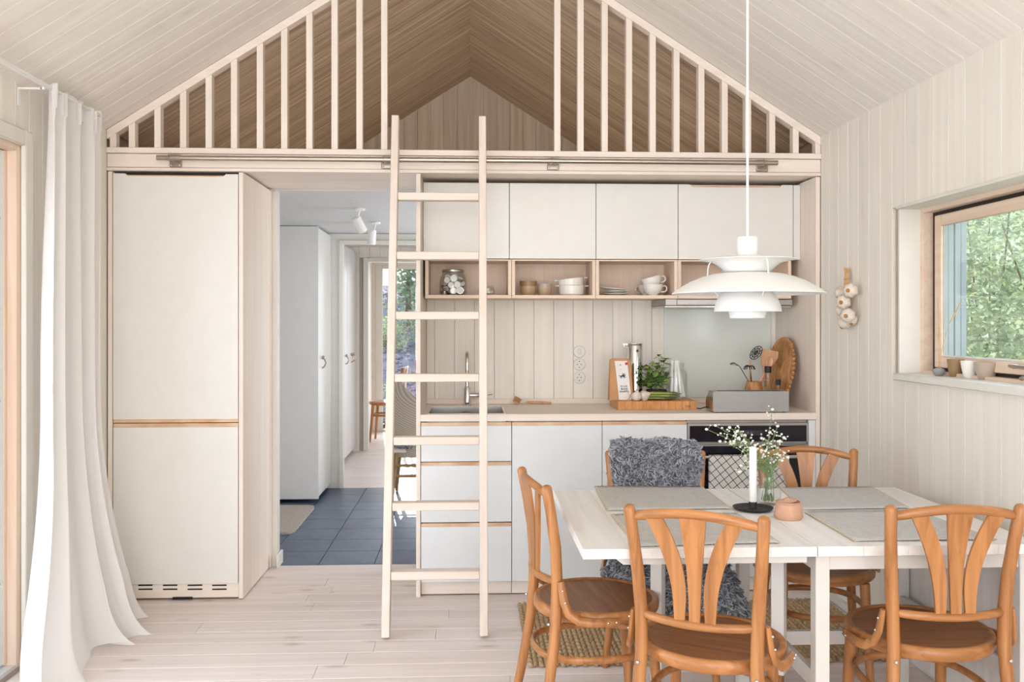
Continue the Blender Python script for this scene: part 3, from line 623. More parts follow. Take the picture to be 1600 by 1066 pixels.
for v_ in (896.5, 789.5, 687.8, 590, 493.3, 400.3, 308.5):
    z = 1.0
    for _ in range(12): zc_ = (LY0 + LSL * z) * CC; z = ZC + (HOR - v_) / FPX * zc_
    yy = LY0 + LSL * z
    MB().box(-.3425, .0395, yy - .030, yy + .03, z - .018, z + .018, .003).build('rung', 'ladder_rung', ld)
# ================================================================= HALL CLOSETS, LIGHTS, RUG, CHAIRS
cl = thing('hall_wardrobe', 'tall white wardrobe with its broad end panel facing the kitchen behind the slate floor', 'wardrobe', (-1.44, 7.1, 0))
MB().box(-1.755, -1.142, 6.80, 6.82, .03, 2.084, .002).build('end_panel', 'hall_white', cl)
MB().box(-1.755, -1.162, 6.821, 7.415, .03, 2.084).build('carcass', 'hall_white', cl)
dr = MB().box(-1.161, -1.142, 6.822, 7.415, .045, 2.07, .002).build('door', 'front_white', cl)
def hook(x, y, z, par):
    b = MB(); b.tube([(x + .003, y, z + .035), (x + .02, y, z + .028), (x + .032, y, z), (x + .022, y, z - .028), (x + .004, y, z - .04)], .006, 8); b.ball((x + .012, y, z + .045), .011, 8, 6); b.build('handle', 'nickel', par)
p = vx(503, 567, -1.14); hook(-1.142, p.y, p.z, dr)
cl = thing('hall_wardrobe', 'row of flat white wardrobe doors deeper in the hall beside the far doorway', 'wardrobe', (-1.35, 8.5, 0))
MB().box(-1.50, -1.231, 7.50, 9.57, .03, 2.12).build('carcass', 'hall_white', cl)
e = [7.50, vx(542.6, 600, -1.21).y, vx(549.6, 600, -1.21).y, 9.57]
for i in range(3):
    dr = MB().box(-1.230, -1.211, e[i] + .003, e[i + 1] - .003, .05, 2.10, .002).build('door', 'hall_white', cl)
    q = (e[1] - .12, e[2] - .07, e[2] + .07)[i]; hook(-1.211, q, 1.0, dr)
for i, (u, v0, lb) in enumerate(((562, 325, 'white cylindrical ceiling spotlight in the hall, nearer and left of the pair'), (587, 347, 'white cylindrical ceiling spotlight in the hall, farther and lower of the pair'))):
    y = (5.78, 6.55)[i]; x = vy(u, v0, y).x
    t = thing('ceiling_spotlight', lb, 'lamp', (x, y, 2.088), group='hall spotlights')
    MB().lathe([(0, -.012), (.035, -.012), (.035, 0), (0, 0)], (x, y, 2.087), 20).build('base', 'lamp_white', t)
    MB().tube([(x, y, 2.076), (x - .01, y, 2.04), (x - .02, y, 2.02)], .006, 8).build('arm', 'lamp_white', t)
    b = MB(); b.T = Matrix.Translation((x - .025, y, 2.03)) @ Matrix.Rotation((-.45, .05)[i], 4, 'Y') @ Matrix.Rotation((.5, .1)[i], 4, 'X'); b.lathe([(0, 0), (.028, 0), (.030, -.01), (.030, -.105), (.026, -.105), (.024, -.03), (0, -.03)], n=20); b.build('shade', 'lamp_white', t)
hr = MB(); x0, x1, y0, y1, r_ = -1.72, -1.135, 5.78, 6.66, .08
poly = []
for cx, cy, a0 in ((x1 - r_, y0 + r_, -PI / 2), (x1 - r_, y1 - r_, 0), (x0 + r_, y1 - r_, PI / 2), (x0 + r_, y0 + r_, PI)):
    for k in range(6): t = a0 + k * PI / 10; poly.append((cx + r_ * math.cos(t), cy + r_ * math.sin(t)))
hr.prism(poly, 'Z', .0005, .016)
tag(hr.build('doormat', 'hall_rug'), 'cream woven mat with rounded corners on the slate hall floor', 'rug')
# hall chair with wavy-grained back
hp = vz(640, 790, 0); hx, hy_ = -.375, 7.05
hc_ = thing('plywood_chair', 'grey-brown plywood chair with wavy grain back in the hall beside the kitchen end panel', 'chair', (hx, hy_, 0))
def bk(u, v):
    w_ = .24 * (1 - .25 * abs(v - .45)); z = .33 + .50 * v + (.05 * math.cos(u * 2 * PI) if v > .9 else 0) * 1; x = hx + (u - .5) * 2 * w_
    return V((x, hy_ - .22 + .05 * (1 - (2 * u - 1) ** 2) * -1 + .06 - v * .04, z + .06 * v * abs(2 * u - 1) ** 1.5))
MB().grid(bk, 12, 8).build('backrest', 'wave_ply', hc_)
MB().box(hx - .22, hx + .22, hy_ - .2, hy_ + .22, .36, .41, .01).build('seat', 'beam_X', hc_)
for sx in (-1, 1):
    for sy in (-1, 1): MB().tube([(hx + sx * .19, hy_ + sy * .18, .36), (hx + sx * .22, hy_ + sy * .22, .003)], [.02, .013], 8).build('leg', 'jute_dark', hc_)
for z in (.19, .27): MB().tube([(hx - .2, hy_ - .2, z), (hx + .2, hy_ - .2, z)], .012, 6).build('stretcher', 'jute_dark', hc_)
# ================================================================= PENDANT
lp = cw((1168 - 800) / FPX * 3.0, 3.0); LX, LYY = lp.x, lp.y; ceilz = RIDGE - LX * TAN
pd = thing('pendant_lamp', 'white multi-shade pendant lamp hanging over the dining table', 'lamp', (LX, LYY, 1.36))
MB().tube([(LX, LYY, 1.636), (LX, LYY, ceilz - .02)], .0042, 8).build('cord', 'lamp_white', pd)
MB().lathe([(0, -.05), (.04, -.05), (.045, -.02), (.045, .03), (0, .03)], (LX, LYY, ceilz - .03), 20).build('ceiling_cup', 'lamp_white', pd)
def lath(name, prof, mat='lamp_white', n=64): return MB().lathe(prof, (LX, LYY, 0), n).build(name, mat, pd, angle=50)
lath('cap', [(0, 1.637), (.033, 1.637), (.0355, 1.633), (.0355, 1.572), (.034, 1.570), (0, 1.570)])
# inverted bowl: rim high and wide
lath('upper_shade', [(.0, 1.5705), (.10, 1.5705), (.157, 1.5620), (.157, 1.5605), (.125, 1.556), (.105, 1.548), (.088, 1.535), (.077, 1.524), (.070, 1.518), (.066, 1.518), (.084, 1.538), (.10, 1.551), (.12, 1.560), (0, 1.566)])
lath('main_shade', [(.066, 1.5165), (.085, 1.5165), (.115, 1.513), (.15, 1.504), (.19, 1.488), (.225, 1.468), (.25, 1.4495), (.25, 1.447), (.223, 1.465), (.188, 1.484), (.148, 1.500), (.113, 1.509), (.066, 1.512)])
lath('lower_shade', [(.078, 1.456), (.088, 1.448), (.099, 1.430), (.107, 1.409), (.111, 1.388), (.1085, 1.388), (.104, 1.409), (.096, 1.428), (.085, 1.445), (.078, 1.452)])
lath('bottom_bowl', [(0, 1.3655), (.056, 1.3655), (.058, 1.368), (.063, 1.390), (.064, 1.405), (.05, 1.43), (0, 1.44)])
for k in range(3):
    t = math.radians(-78 + 120 * k); c, s_ = math.cos(t), math.sin(t)
    MB().tube([(LX + c * r, LYY + s_ * r, z) for r, z in ((.12, 1.556), (.126, 1.548), (.130, 1.53), (.131, 1.509))], .0022, 6).build('strut', 'lamp_white', pd)
    MB().tube([(LX + c * r, LYY + s_ * r, z) for r, z in ((.13, 1.504), (.115, 1.47), (.096, 1.440), (.062, 1.41))], .0022, 6).build('strut', 'lamp_white', pd)
# ================================================================= TABLE
TZ = .72; TF, TB = 2.475, 3.368; TX0, TXM, TX1 = .312, .975, 1.627
tb = thing('dining_table', 'whitewashed plank drop-leaf dining table with one leaf raised and one hanging', 'table', (.97, 2.92, 0))
n_ = 5
for (xa, xb) in ((TX0, TXM - .001), (TXM + .001, TX1)):
    for i in range(n_):
        x0 = xa + (xb - xa) * i / n_; x1 = xa + (xb - xa) * (i + 1) / n_
        MB().box(x0 + .0002, x1 - .0002, TF, TB, TZ - .028, TZ, .0008).build('board', 'table_Y', tb)
MB().box(TX1 + .003, TX1 + .028, TF, TB, TZ - .62, TZ - .012, .002).build('hanging_leaf', 'table_Z', tb)
for (xa) in (.985, 1.585):
    for ya in (2.515, 3.25): MB().box(xa, xa + .041, ya, ya + .041, .003, TZ - .028, .002).build('leg', 'table_paint', tb)
    MB().box(xa + .004, xa + .022, 2.557, 3.249, TZ - .085, TZ - .0285, .001).build('side_apron', 'table_paint', tb)
    MB().box(xa + .004, xa + .022, 2.557, 3.249, .29, .34, .001).build('side_rail', 'table_paint', tb)
for ya in (2.522, 3.262): MB().box(1.027, 1.584, ya, ya + .02, TZ - .078, TZ - .0285, .001).build('apron', 'table_paint', tb)
MB().box(1.027, 1.584, 2.90, 2.92, .29, .335, .001).build('stretcher', 'table_paint', tb)
MB().prism([(.40, TZ - .0285), (.955, TZ - .0285), (.955, TZ - .052), (.43, TZ - .052)], 'Y', 2.505, 2.535).build('leaf_batten', 'table_paint', tb)
MB().prism([(.40, TZ - .0285), (.955, TZ - .0285), (.955, TZ - .052), (.43, TZ - .052)], 'Y', 3.30, 3.33).build('leaf_batten', 'table_paint', tb)
ga = V((.958, 2.745, 0)); gb = V((.625, 2.965, 0)); gd = (gb - ga).normalized(); gl = (gb - ga).length; gang = math.atan2(gd.y, gd.x)
TG = Matrix.Translation(ga) @ Matrix.Rotation(gang, 4, 'Z')
for (a0, a1, z0, z1) in ((-.02, .02, .26, TZ - .03), (gl - .02, gl + .02, .003, TZ - .03)):
    b = MB(); b.T = TG; b.box(a0, a1, -.018, .018, z0, z1, .002); b.build('gate_post', 'table_paint', tb)
for (z0, z1) in ((.29, .335), (TZ - .085, TZ - .04)):
    b = MB(); b.T = TG; b.box(.021, gl - .021, -.01, .01, z0, z1, .001); b.build('gate_rail', 'table_paint', tb)
# placemats
def on_table(u, v, z=TZ): return vz(u, v, z)
def placemat(quad, lab):
    q = [on_table(*p) for p in quad]   # back-left, back-right, front-right, front-left
    t = thing('placemat', lab, 'placemat', (q[0] + q[2]) / 2, group='ribbed grey placemats'); t.location.z = TZ
    n = 44
    def g(u, v):
        a = q[0].lerp(q[1], u); c = q[3].lerp(q[2], u); p = a.lerp(c, v); p.z = TZ + .0032 + (.0016 if int(round(u * n * 2)) % 2 else -.0014) + .0007 * math.sin(v * 17 + u * 5); return p
    b = MB(); b.grid(g, n * 2, 10)
    o = b.build('weave', 'mat_grey', t, angle=80); md = o.modifiers.new('t', 'SOLIDIFY'); md.thickness = .0016; md.offset = -1
    for (i, j) in ((0, 3), (1, 2)):
        MB().tube([q[i] + V((0, 0, .003)), q[j] + V((0, 0, .003))], .0035, 6, flat=(.6, 1.6), up=(0, 0, 1)).build('hem', 'mat_edge', t)
placemat(((930, 761.5), (1095, 761.5), (1141, 796.5), (950.5, 799)), 'grey ribbed placemat at the back left of the table before the sheepskin chair')
placemat(((957, 805.5), (1150, 803), (1217, 850), (997, 855.5)), 'grey ribbed placemat at the front left of the table behind the nearest chair')
placemat(((1222, 764), (1361, 762), (1420, 795.5), (1256, 798)), 'grey ribbed placemat at the back right of the table near the board wall')
placemat(((1259, 801.5), (1428, 798.5), (1556, 845), (1337, 847)), 'grey ribbed placemat at the front right of the table behind the right chair')
# candle holder, candle, vase, flowers, salt pot
p = on_table(1176.5, 797)
t = thing('candle_holder', 'black iron candle holder with round dish on the table', 'candle holder', p)
MB().lathe([(0, 0), (.050, 0), (.064, .006), (.067, .0105), (.065, .011), (.05, .005), (.02, .004), (.0135, .006), (.0135, .028), (.0105, .028), (.0105, .008), (0, .008)], p, 40).build('dish', 'black_matte', t)
cd_ = thing('candle', 'white taper candle standing in the black holder', 'candle', p + V((0, 0, .008)))
MB().lathe([(0, 0), (.0103, 0), (.0118, .0205), (.0128, .022), (.0125, .19), (.0115, .202), (.004, .206), (0, .205)], p + V((0, 0, .0082)), 24).build('shaft', 'wax', cd_)
MB().tube([p + V((0, 0, .213)), p + V((.001, 0, .221))], .0009, 5).build('wick', 'dark', cd_)
p = on_table(1201, 789); vs_ = p
t = thing('glass_vase', 'small clear glass flask vase of water holding white flower sprigs', 'vase', p)
MB().lathe([(0, .002), (.034, .002), (.040, .012), (.043, .035), (.041, .055), (.034, .075), (.027, .092), (.0265, .106), (.030, .118), (.0275, .118), (.0245, .106), (.025, .092), (.032, .075), (.039, .055), (.041, .035), (.038, .014), (.032, .006), (0, .006)], p, 36).build('flask', 'jar_glass', t)
MB().lathe([(0, .062), (.0365, .062)], p, 30).build('water_surface', 'jar_glass', t)
R2 = random.Random(11)
sprigs = [(1104, 671), (1125, 690), (1118, 665), (1140, 668), (1147, 690), (1152, 674), (1163, 690), (1172, 700), (1215, 666), (1203, 676), (1190, 685), (1218, 690), (1225, 684), (1207, 640), (1196, 705), (1222, 720), (1165, 712), (1158, 728), (1155, 738), (1215, 700), (1180, 696), (1172, 722), (1226, 708), (1231, 715)]
for i, (u, v_) in enumerate(sprigs):
    yy = vs_.y + R2.uniform(-.05, .05); tip = vy(u, v_, yy)
    t = thing('flower_sprig', 'thin green sprig with tiny white blossoms in the glass vase', 'flower', vs_ + V((0, 0, .01)), group='white flower sprigs in the vase')
    a = vs_ + V((R2.uniform(-.02, .02), R2.uniform(-.02, .02), .014)); nk = vs_ + V((R2.uniform(-.014, .014), R2.uniform(-.014, .014), .112))
    dd = tip - nk; mid = nk + dd * .5 + V((0, 0, .015 + dd.length * .10))
    pts = [a, nk] + [nk.lerp(mid, k / 3).lerp(mid.lerp(tip, k / 3), k / 3) for k in (1, 2, 3)]
    st = MB(); st.tube(pts, [.0014, .0014, .0012, .001, .0009], 5); bl = MB(); lf = MB()
    for k in range(max(7, int(dd.length * 70))):
        f = R2.uniform(.35, 1.0); q = nk.lerp(mid, f).lerp(mid.lerp(tip, f), f); e_ = q + V((R2.uniform(-.014, .014), R2.uniform(-.012, .012), R2.uniform(-.004, .018)))
        st.tube([q, e_], .0006, 4, cap=False); bl.ball(e_, R2.uniform(.0026, .0046), 6, 4, .8)
    bl.ball(tip, .006, 7, 5, .8)
    for k in range(6):
        f = R2.uniform(.05, .6); q = nk.lerp(tip, f); d = V((R2.uniform(-.02, .02), R2.uniform(-.02, .02), R2.uniform(.004, .02))); lf.tube([q, q + d * .5 + V((0, 0, .002)), q + d], [.0008, .002, .0004], 4, flat=(1, .3))
    st.build('stem', 'stem_green', t); bl.build('blossoms', 'petal', t); lf.build('leaves', 'stem_green', t)
p = on_table(1232, 810.5)
t = thing('salt_pot', 'small round peach clay pot with open notched lid on the table', 'pot', p)
MB().lathe([(0, 0), (.040, 0), (.0455, .008), (.045, .022), (.040, .040), (.038, .048), (.040, .051), (.0405, .056), (.036, .056), (.034, .046), (0, .044)], p, 36).build('body', 'clay_peach', t)
b = MB(); b.T = Matrix.Translation(p + V((-.004, 0, .056))) @ Matrix.Rotation(-.12, 4, 'Y'); b.lathe([(0, 0), (.030, 0), (.031, .003), (.012, .006), (.006, .012), (0, .012)], n=28); b.build('lid', 'clay_peach', t)
# ================================================================= BENTWOOD CHAIRS
def make_chair(label, group):
    t = thing('bentwood_chair', label, 'chair', (0, 0, 0), 0, group); Bd = lambda b, n, m, par=t: b.build(n, m, par, local=True, angle=45)
    Bd(MB().lathe([(.172, .424), (.200, .424), (.204, .430), (.2055, .445), (.202, .457), (.196, .4605), (.188, .4595), (.184, .455), (.172, .450)] + [(.172, .424)], n=48), 'seat_ring', 'beech_X')
    Bd(MB().lathe([(0, .440), (.1835, .440), (.1835, .4555), (.15, .4535), (0, .4515)], n=48), 'seat', 'seat_wood')
    for s in (-1, 1):
        lg = Bd(MB().tube([(s * .192, -.245, .003), (s * .175, -.21, .18), (s * .160, -.182, .36), (s * .155, -.174, .46), (s * .157, -.172, .56), (s * .164, -.178, .66), (s * .173, -.195, .77), (s * .179, -.210, .845)], [.0135, .016, .0175, .018, .018, .0175, .0165, .0165], 12, dome=True), 'back_post', 'beech_Z')
        Bd(MB().ball((s * .159, -.198, .425), .0055, 8, 5), 'bolt', 'chrome', lg)
        Bd(MB().tube([(s * .158, .172, .003), (s * .148, .155, .2), (s * .140, .138, .424)], [.0125, .0155, .018], 12), 'front_leg', 'beech_Z')
        pts = [(s * .181, -.166, .560), (s * .184, -.163, .535), (s * .188, -.158, .50), (s * .196, -.145, .465), (s * .208, -.115, .444), (s * .216, -.075, .439), (s * .2195, -.03, .439), (s * .2185, .005, .439)]
        br = Bd(MB().tube(pts, [.009, .0115, .0125, .0125, .0125, .0125, .012, .009], 10, flat=(.75, 1.1)), 'side_brace', 'beech_Z')
        b = MB()
        for q in ((s * .193, -.163, .535), (s * .198, -.156, .50), (s * .229, -.03, .441), (s * .229, -.004, .441)): b.ball(q, .0038, 7, 4)
        Bd(b, 'screws', 'chrome', br)
    top = []; bot = []
    for k in range(13):
        a = -1 + k / 6; top.append((a * .171, -.203 - .030 * (1 - a * a), .822 + .026 * (1 - a * a))); bot.append((a * .150, -.174 - .034 * (1 - a * a), .553 - .004 * (1 - a * a)))
    Bd(MB().tube(top, [.010] + [.0128] * 11 + [.010], 10, flat=(1.05, .8), up=(0, 0, 1)), 'top_rail', 'beech_X')
    Bd(MB().tube(bot, [.0105] + [.0128] * 11 + [.0105], 10, flat=(.95, .9), up=(0, 0, 1)), 'lower_rail', 'beech_X')
    for s in (-1, 0, 1):
        N = 14; vs = []; b = MB()
        for i in range(N + 1):
            f = i / N; e = max(0, (f - .18) / .82)
            xc = s * (.041 + .069 * e ** 1.9); w_ = (.0145 + .0225 * f ** 1.8) if s == 0 else (.0135 + .010 * math.sin(min(1, f * 1.15) * PI / 2))
            z = .553 + (.845 - .553) * f; fr = lambda x: -1 if False else 0
            yb = -.174 - .034 * (1 - (xc / .15) ** 2); yt = -.203 - .030 * (1 - (xc / .171) ** 2); y = yb * (1 - f) + yt * f + .010 * math.sin(PI * f)
            if s: z -= .010 * f
            for dx in (-w_, w_):
                for dy in (-.0042, .0042): vs.append((xc + dx, y + dy, z))
        fs = []
        for i in range(N):
            a = i * 4; c = a + 4
            for p_, q_ in ((0, 1), (1, 3), (3, 2), (2, 0)): fs.append((a + p_, a + q_, c + q_, c + p_))
        fs += [(0, 2, 3, 1), (N * 4, N * 4 + 1, N * 4 + 3, N * 4 + 2)]; b._add(vs, [tuple(reversed(f)) for f in fs]); Bd(b, 'splat', 'beech_Z')
    ring = []
    for k in range(40):
        a = 2 * PI * k / 40; c, s_ = math.cos(a), math.sin(a); r = .192 * (abs(c) ** 2.5 + abs(s_) ** 2.5) ** (-1 / 2.5); ring.append((r * c * .86, r * s_ - .012, .305))
    Bd(MB().tube(ring, .0105, 8, closed=True, flat=(1.15, .85), up=(0, 0, 1)), 'hoop_stretcher', 'beech_X')
    return t
ch1 = make_chair('orange-brown bentwood chair on the left, turned sideways to the table end', 'bentwood dining chairs')
def put(o, xc, z, fx, fz, k=1.0):
    p = cw(xc * k, z * k); d = cw(fx, fz); o.location = (p.x, p.y, 0); o.rotation_euler = (0, 0, math.atan2(d.y, d.x) - PI / 2); return o
put(ch1, .275, 2.94, .98, .2)
def cpy(label, *a, **k):
    o = copy_tree(ch1); o['label'] = label; return put(o, *a, **k)
c2 = cpy('nearest bentwood chair, angled with its fan back to the camera, front left', .579, 2.59, .425, .905, k=.985)
c4 = cpy('right front bentwood chair with dark round seat seen from behind at the photo edge', 1.215, 2.68, -.035, 1, k=.985)
c3 = cpy('bentwood chair behind the table on the right, facing the camera before the oven', 1.135, 3.34, -.15, -.99)
c5 = cpy('bentwood chair behind the table on the left, draped with grey sheepskin', .556, 3.27, .0, -1)
c6 = cpy('small bentwood chair seen sideways in the sunny far room through the hall', -1.44, 10.35, -1, .05)
# ================================================================= CURTAIN + RAIL
cr = thing('curtain_rail', 'slim white curtain rail on brackets above the garden door', 'curtain rail', (-1.66, 2.2, 2.2))
MB().box(-1.668, -1.648, .2, 4.12, 2.272, 2.284, .002).build('rail', 'lamp_white', cr)
MB().box(-1.762, -1.668, 3.575, 3.587, 2.262, 2.270, .001).box(-1.7625, -1.758, 3.572, 3.590, 2.20, 2.27, .001).box(-1.675, -1.66, 3.575, 3.587, 2.262, 2.2715).build('bracket', 'lamp_white', cr)
ct = thing('curtain', 'sheer white floor-length curtain gathered beside the garden door', 'curtain', (-1.62, 3.8, .0))
def cur(u, v):
    h = 1 - v                      # v=0 top, v=1 floor
    fl = max(0, (v - .55) / .45)
    ya = 3.60 - .03 * v - .06 * math.sin(v * PI) ** 2 * .5 - .36 * fl ** 2.2; yb = 4.09 - .05 * math.sin(v * PI * .8) + .05 * fl ** 2
    y = ya + (yb - ya) * u
    xm = -1.655 + .015 * v + .135 * fl ** 2.2 * (.35 + .65 * min(1, u * 2.2))
    amp = (.017 + .010 * math.sin(v * PI) + .045 * fl ** 1.5) * (.75 + .35 * math.sin(u * 9 + 1))
    f = 4.1 * 2 * PI * (u + .05 * math.sin(u * 6.28 + v * 1.5)) + .9 * math.sin(v * 2.2 + u * 3) + .9 * fl * math.sin(u * 7)
    hd = max(0, 1 - v / .07)
    fold = math.sin(f) + .28 * math.sin(2.3 * f + 1 + v * 3) + .5 * hd * math.sin(3.1 * f)
    x = max(-1.75, xm + amp * fold); y += .014 * math.cos(f) * (1 + v)
    z = 2.262 * (1 - v) + .006 + .012 * hd * math.sin(u * 21)
    if v > .90:
        e = (v - .90) / .10; x += .075 * e * e * (.55 + .45 * math.sin(u * 10.5)); z = .008 + max(0, z - .006) * (1 - .6 * e) + .022 * e * (.5 + .5 * math.sin(u * 13 + 1)); y -= .035 * e * math.sin(u * 9 + .5)
    return V((x, y, z))
MB().grid(cur, 150, 70).build('cloth', 'curtain_cloth', ct, angle=85)
b = MB(); b.grid(lambda u, v: cur(u, 0) + V((.003, 0, .02 - .09 * v)), 150, 4); b.build('heading_tape', 'curtain_cloth', ct, angle=85)
# ================================================================= WORKTOP OBJECTS
ZB = .9005
p0 = vz(965.5, 640.7, ZB); p1 = vz(1089.5, 640.4, ZB)
bx0, bx1, by0, by1 = p0.x, p1.x, p0.y, p0.y + .27; BT = ZB + .045
cb = thing('chopping_board', 'thick end-grain wooden chopping board on the worktop', 'chopping board', ((bx0 + bx1) / 2, (by0 + by1) / 2, ZB))
n_ = 11
for i in range(n_):
    a = bx0 + (bx1 - bx0) * i / n_; c = bx0 + (bx1 - bx0) * (i + 1) / n_
    MB().box(a + .0002, c - .0002, by0, by1, ZB, BT, .0012).build('block', 'board_wood', cb)
def text(parent, name, body, size, loc, mat, rx=PI / 2, rz=0, align='CENTER', ext=.0002):
    cu = bpy.data.curves.new(name, 'FONT'); cu.body = body; cu.size = size; cu.align_x = align; cu.extrude = ext
    tmp = bpy.data.objects.new(name, cu); COL.objects.link(tmp); bpy.context.view_layer.update()
    me = bpy.data.meshes.new_from_object(tmp); bpy.data.objects.remove(tmp, do_unlink=True)
    me.materials.clear(); me.materials.append(M[mat]); o = bpy.data.objects.new(name, me); COL.objects.link(o)
    o.parent = parent; o.location = V(loc) - parent.location if parent else loc; o.rotation_euler = (rx, 0, rz); return o
text(cb, 'engraved_mark', 'Subb', .017, (vy(1075, 636, by0).x, by0 - .0004, ZB + .013), 'ink_grey')
def xz(u, v, y): return vy(u, v, y)
# paper bag
y = by0 + .075; a = xz(953, 625, y); w0 = .112; bh = .215
bg_ = thing('paper_bag', 'brown kraft paper coffee bag with white printed label on the board', 'bag', (a.x + .055, y + .03, BT))
bxl = vy(951, 600, y).x; bxr = vy(988, 600, y).x
X0, X1 = bxl, bxr
def bag(u, v):
    # u around 0..1, v height
    tpr = 1 - .62 * max(0, (v - .25) / .75) ** 1.2; hw = (X1 - X0) / 2 * (1 - .16 * v); cx = (X0 + X1) / 2 - .004 * v; d = .032 * tpr
    t = u * 4; k = int(t) % 4; f = t - int(t)
    c = [(-1, -1), (1, -1), (1, 1), (-1, 1)]; A = c[k]; B = c[(k + 1) % 4]; px = A[0] + (B[0] - A[0]) * f; py = A[1] + (B[1] - A[1]) * f
    gus = -.35 * (1 - abs(2 * f - 1)) * v * (1 if k in (1, 3) else 0)
    return V((cx + hw * (px + (gus * (1 if k == 1 else -1) if k in (1, 3) else 0)), y + d * py, BT + .0005 + bh * v + .002 * math.sin(u * 30 + v * 12)))
b = MB(); b.grid(bag, 16, 12, wrap=True); b.build('body', 'paper_kraft', bg_, angle=30)
MB().box((X0 + X1) / 2 - .042, (X0 + X1) / 2 + .034, y - .016, y - .004, BT + bh - .028, BT + bh + .004, .002).build('folded_top', 'paper_kraft', bg_)
def lab(u, v):
    q = bag(.02 + .2 * u, v); return V(((X0 + X1) / 2 - .014 + .062 * u - .016 * (v - .5) * 1.1, q.y - .0035, q.z))
b = MB(); b.grid(lambda u, v: V(((X0 + X1) / 2 - .022 + .066 * u - .020 * (v - .4), bag(.12, .03 + .93 * v).y - .0032, BT + .004 + (bh - .012) * v)), 2, 12)
lb = b.build('label', 'paper_white', bg_, angle=80)
def on_lab(fx, fz): return V(((X0 + X1) / 2 - .022 + .066 * fx - .020 * (fz - .4), bag(.12, .03 + .93 * fz).y - .0048, BT + .004 + (bh - .012) * fz))
tilt = .08
for body, fz, sz in (('RI LOR', .33, .0105), ('BLIDE', .26, .0125), ('KNAPEL', .19, .0125)):
    q = on_lab(.5, fz); text(lb, 'lettering', body, sz * 1.15, (q.x - bg_.location.x, q.y - bg_.location.y - .0006, q.z - bg_.location.z), 'ink')
# rider on horseback print built of small flat shapes
def shape(par, name, pts, sc, org, mat):
    b = MB(); b.prism([(org.x + px * sc, org.z + pz2 * sc) for px, pz2 in pts], 'Y', org.y - .0004, org.y); return b.build(name, mat, par)
q = on_lab(.5, .60)
b = MB()
for pts in ([(-14, 2), (-9, 5), (4, 5), (9, 9), (13, 10), (15, 7), (11, 5), (9, 0), (4, -1), (-8, -1)], [(-13, 3), (-18, 7), (-19, 3), (-15, 0)], [(-8, 0), (-12, -9), (-16, -9), (-13, -6), (-12, 0)], [(-5, 0), (-3, -8), (-7, -11), (-6, -7), (-9, 0)], [(8, 1), (15, -3), (18, -7), (14, -5), (7, -2)], [(5, 0), (9, -7), (6, -11), (6, -7), (2, -1)], [(-2, 4), (-1, 12), (3, 13), (5, 8), (4, 4)], [(0, 13), (0, 17), (3, 17), (3, 13)], [(3, 11), (12, 17), (12.6, 16), (4, 9)]):
    b.prism([(q.x + a_ * .00105, q.z + c_ * .00105) for a_, c_ in pts], 'Y', q.y - .0004, q.y)
b.build('rider_print', 'ink', lb)
for fx, fz, r_ in ((.42, .90, .0035), (.4, .78, .002)):
    q = on_lab(fx, fz); b = MB(); b.T = Matrix.Translation(q) @ Matrix.Rotation(PI / 2, 4, 'X'); b.lathe([(0, 0), (r_, 0), (r_, .0005), (0, .0005)], n=10); b.build('red_mark', 'ink_red', lb)
q = on_lab(.92, .93); b = MB(); b.T = Matrix.Translation(q) @ Matrix.Rotation(PI / 2, 4, 'X'); b.lathe([(0, 0), (.0075, 0), (.007, .0012), (0, .0012)], n=16); b.build('round_sticker', 'ink_red', bg_)
# vacuum jug
y = by1 - .07; a = xz(992, 612, y); tj = thing('vacuum_jug', 'tall polished steel vacuum jug with flat spout lid and black handle', 'jug', (a.x, y, BT))
jx = a.x; jh = vy(992, 537, y).z - BT
MB().lathe([(0, .0005), (.040, .0005), (.042, .003), (.042, jh - .012), (.040, jh - .008), (0, jh - .008)], (jx, y, BT), 36).build('body', 'chrome', tj)
b = MB(); b.lathe([(0, jh - .0075), (.041, jh - .0075), (.043, jh - .004), (.043, jh), (0, jh + .001)], (jx, y, BT), 36); b.prism([(jx - .035, y - .012), (jx - .035, y + .012), (jx - .066, y + .005), (jx - .070, y), (jx - .066, y - .005)], 'Z', BT + jh - .006, BT + jh - .001); b.tube([(jx - .058, y, BT + jh - .006), (jx - .060, y, BT + jh - .016)], .004, 6); b.build('lid', 'steel', tj)
MB().tube([(jx + .040, y, BT + .165), (jx + .062, y, BT + .178), (jx + .082, y, BT + .165), (jx + .092, y, BT + .13), (jx + .092, y, BT + .06), (jx + .075, y, BT + .035), (jx + .041, y, BT + .032)], .0075, 10, flat=(.7, 1.3)).build('handle', 'black', tj)
b = MB(); b.T = Matrix.Translation((jx + .006, y - .0405, BT + jh - .038)) @ Matrix.Rotation(PI / 2, 4, 'X'); b.lathe([(0, 0), (.007, 0), (.007, .002), (0, .002)], n=16); b.build('badge', 'black', tj)
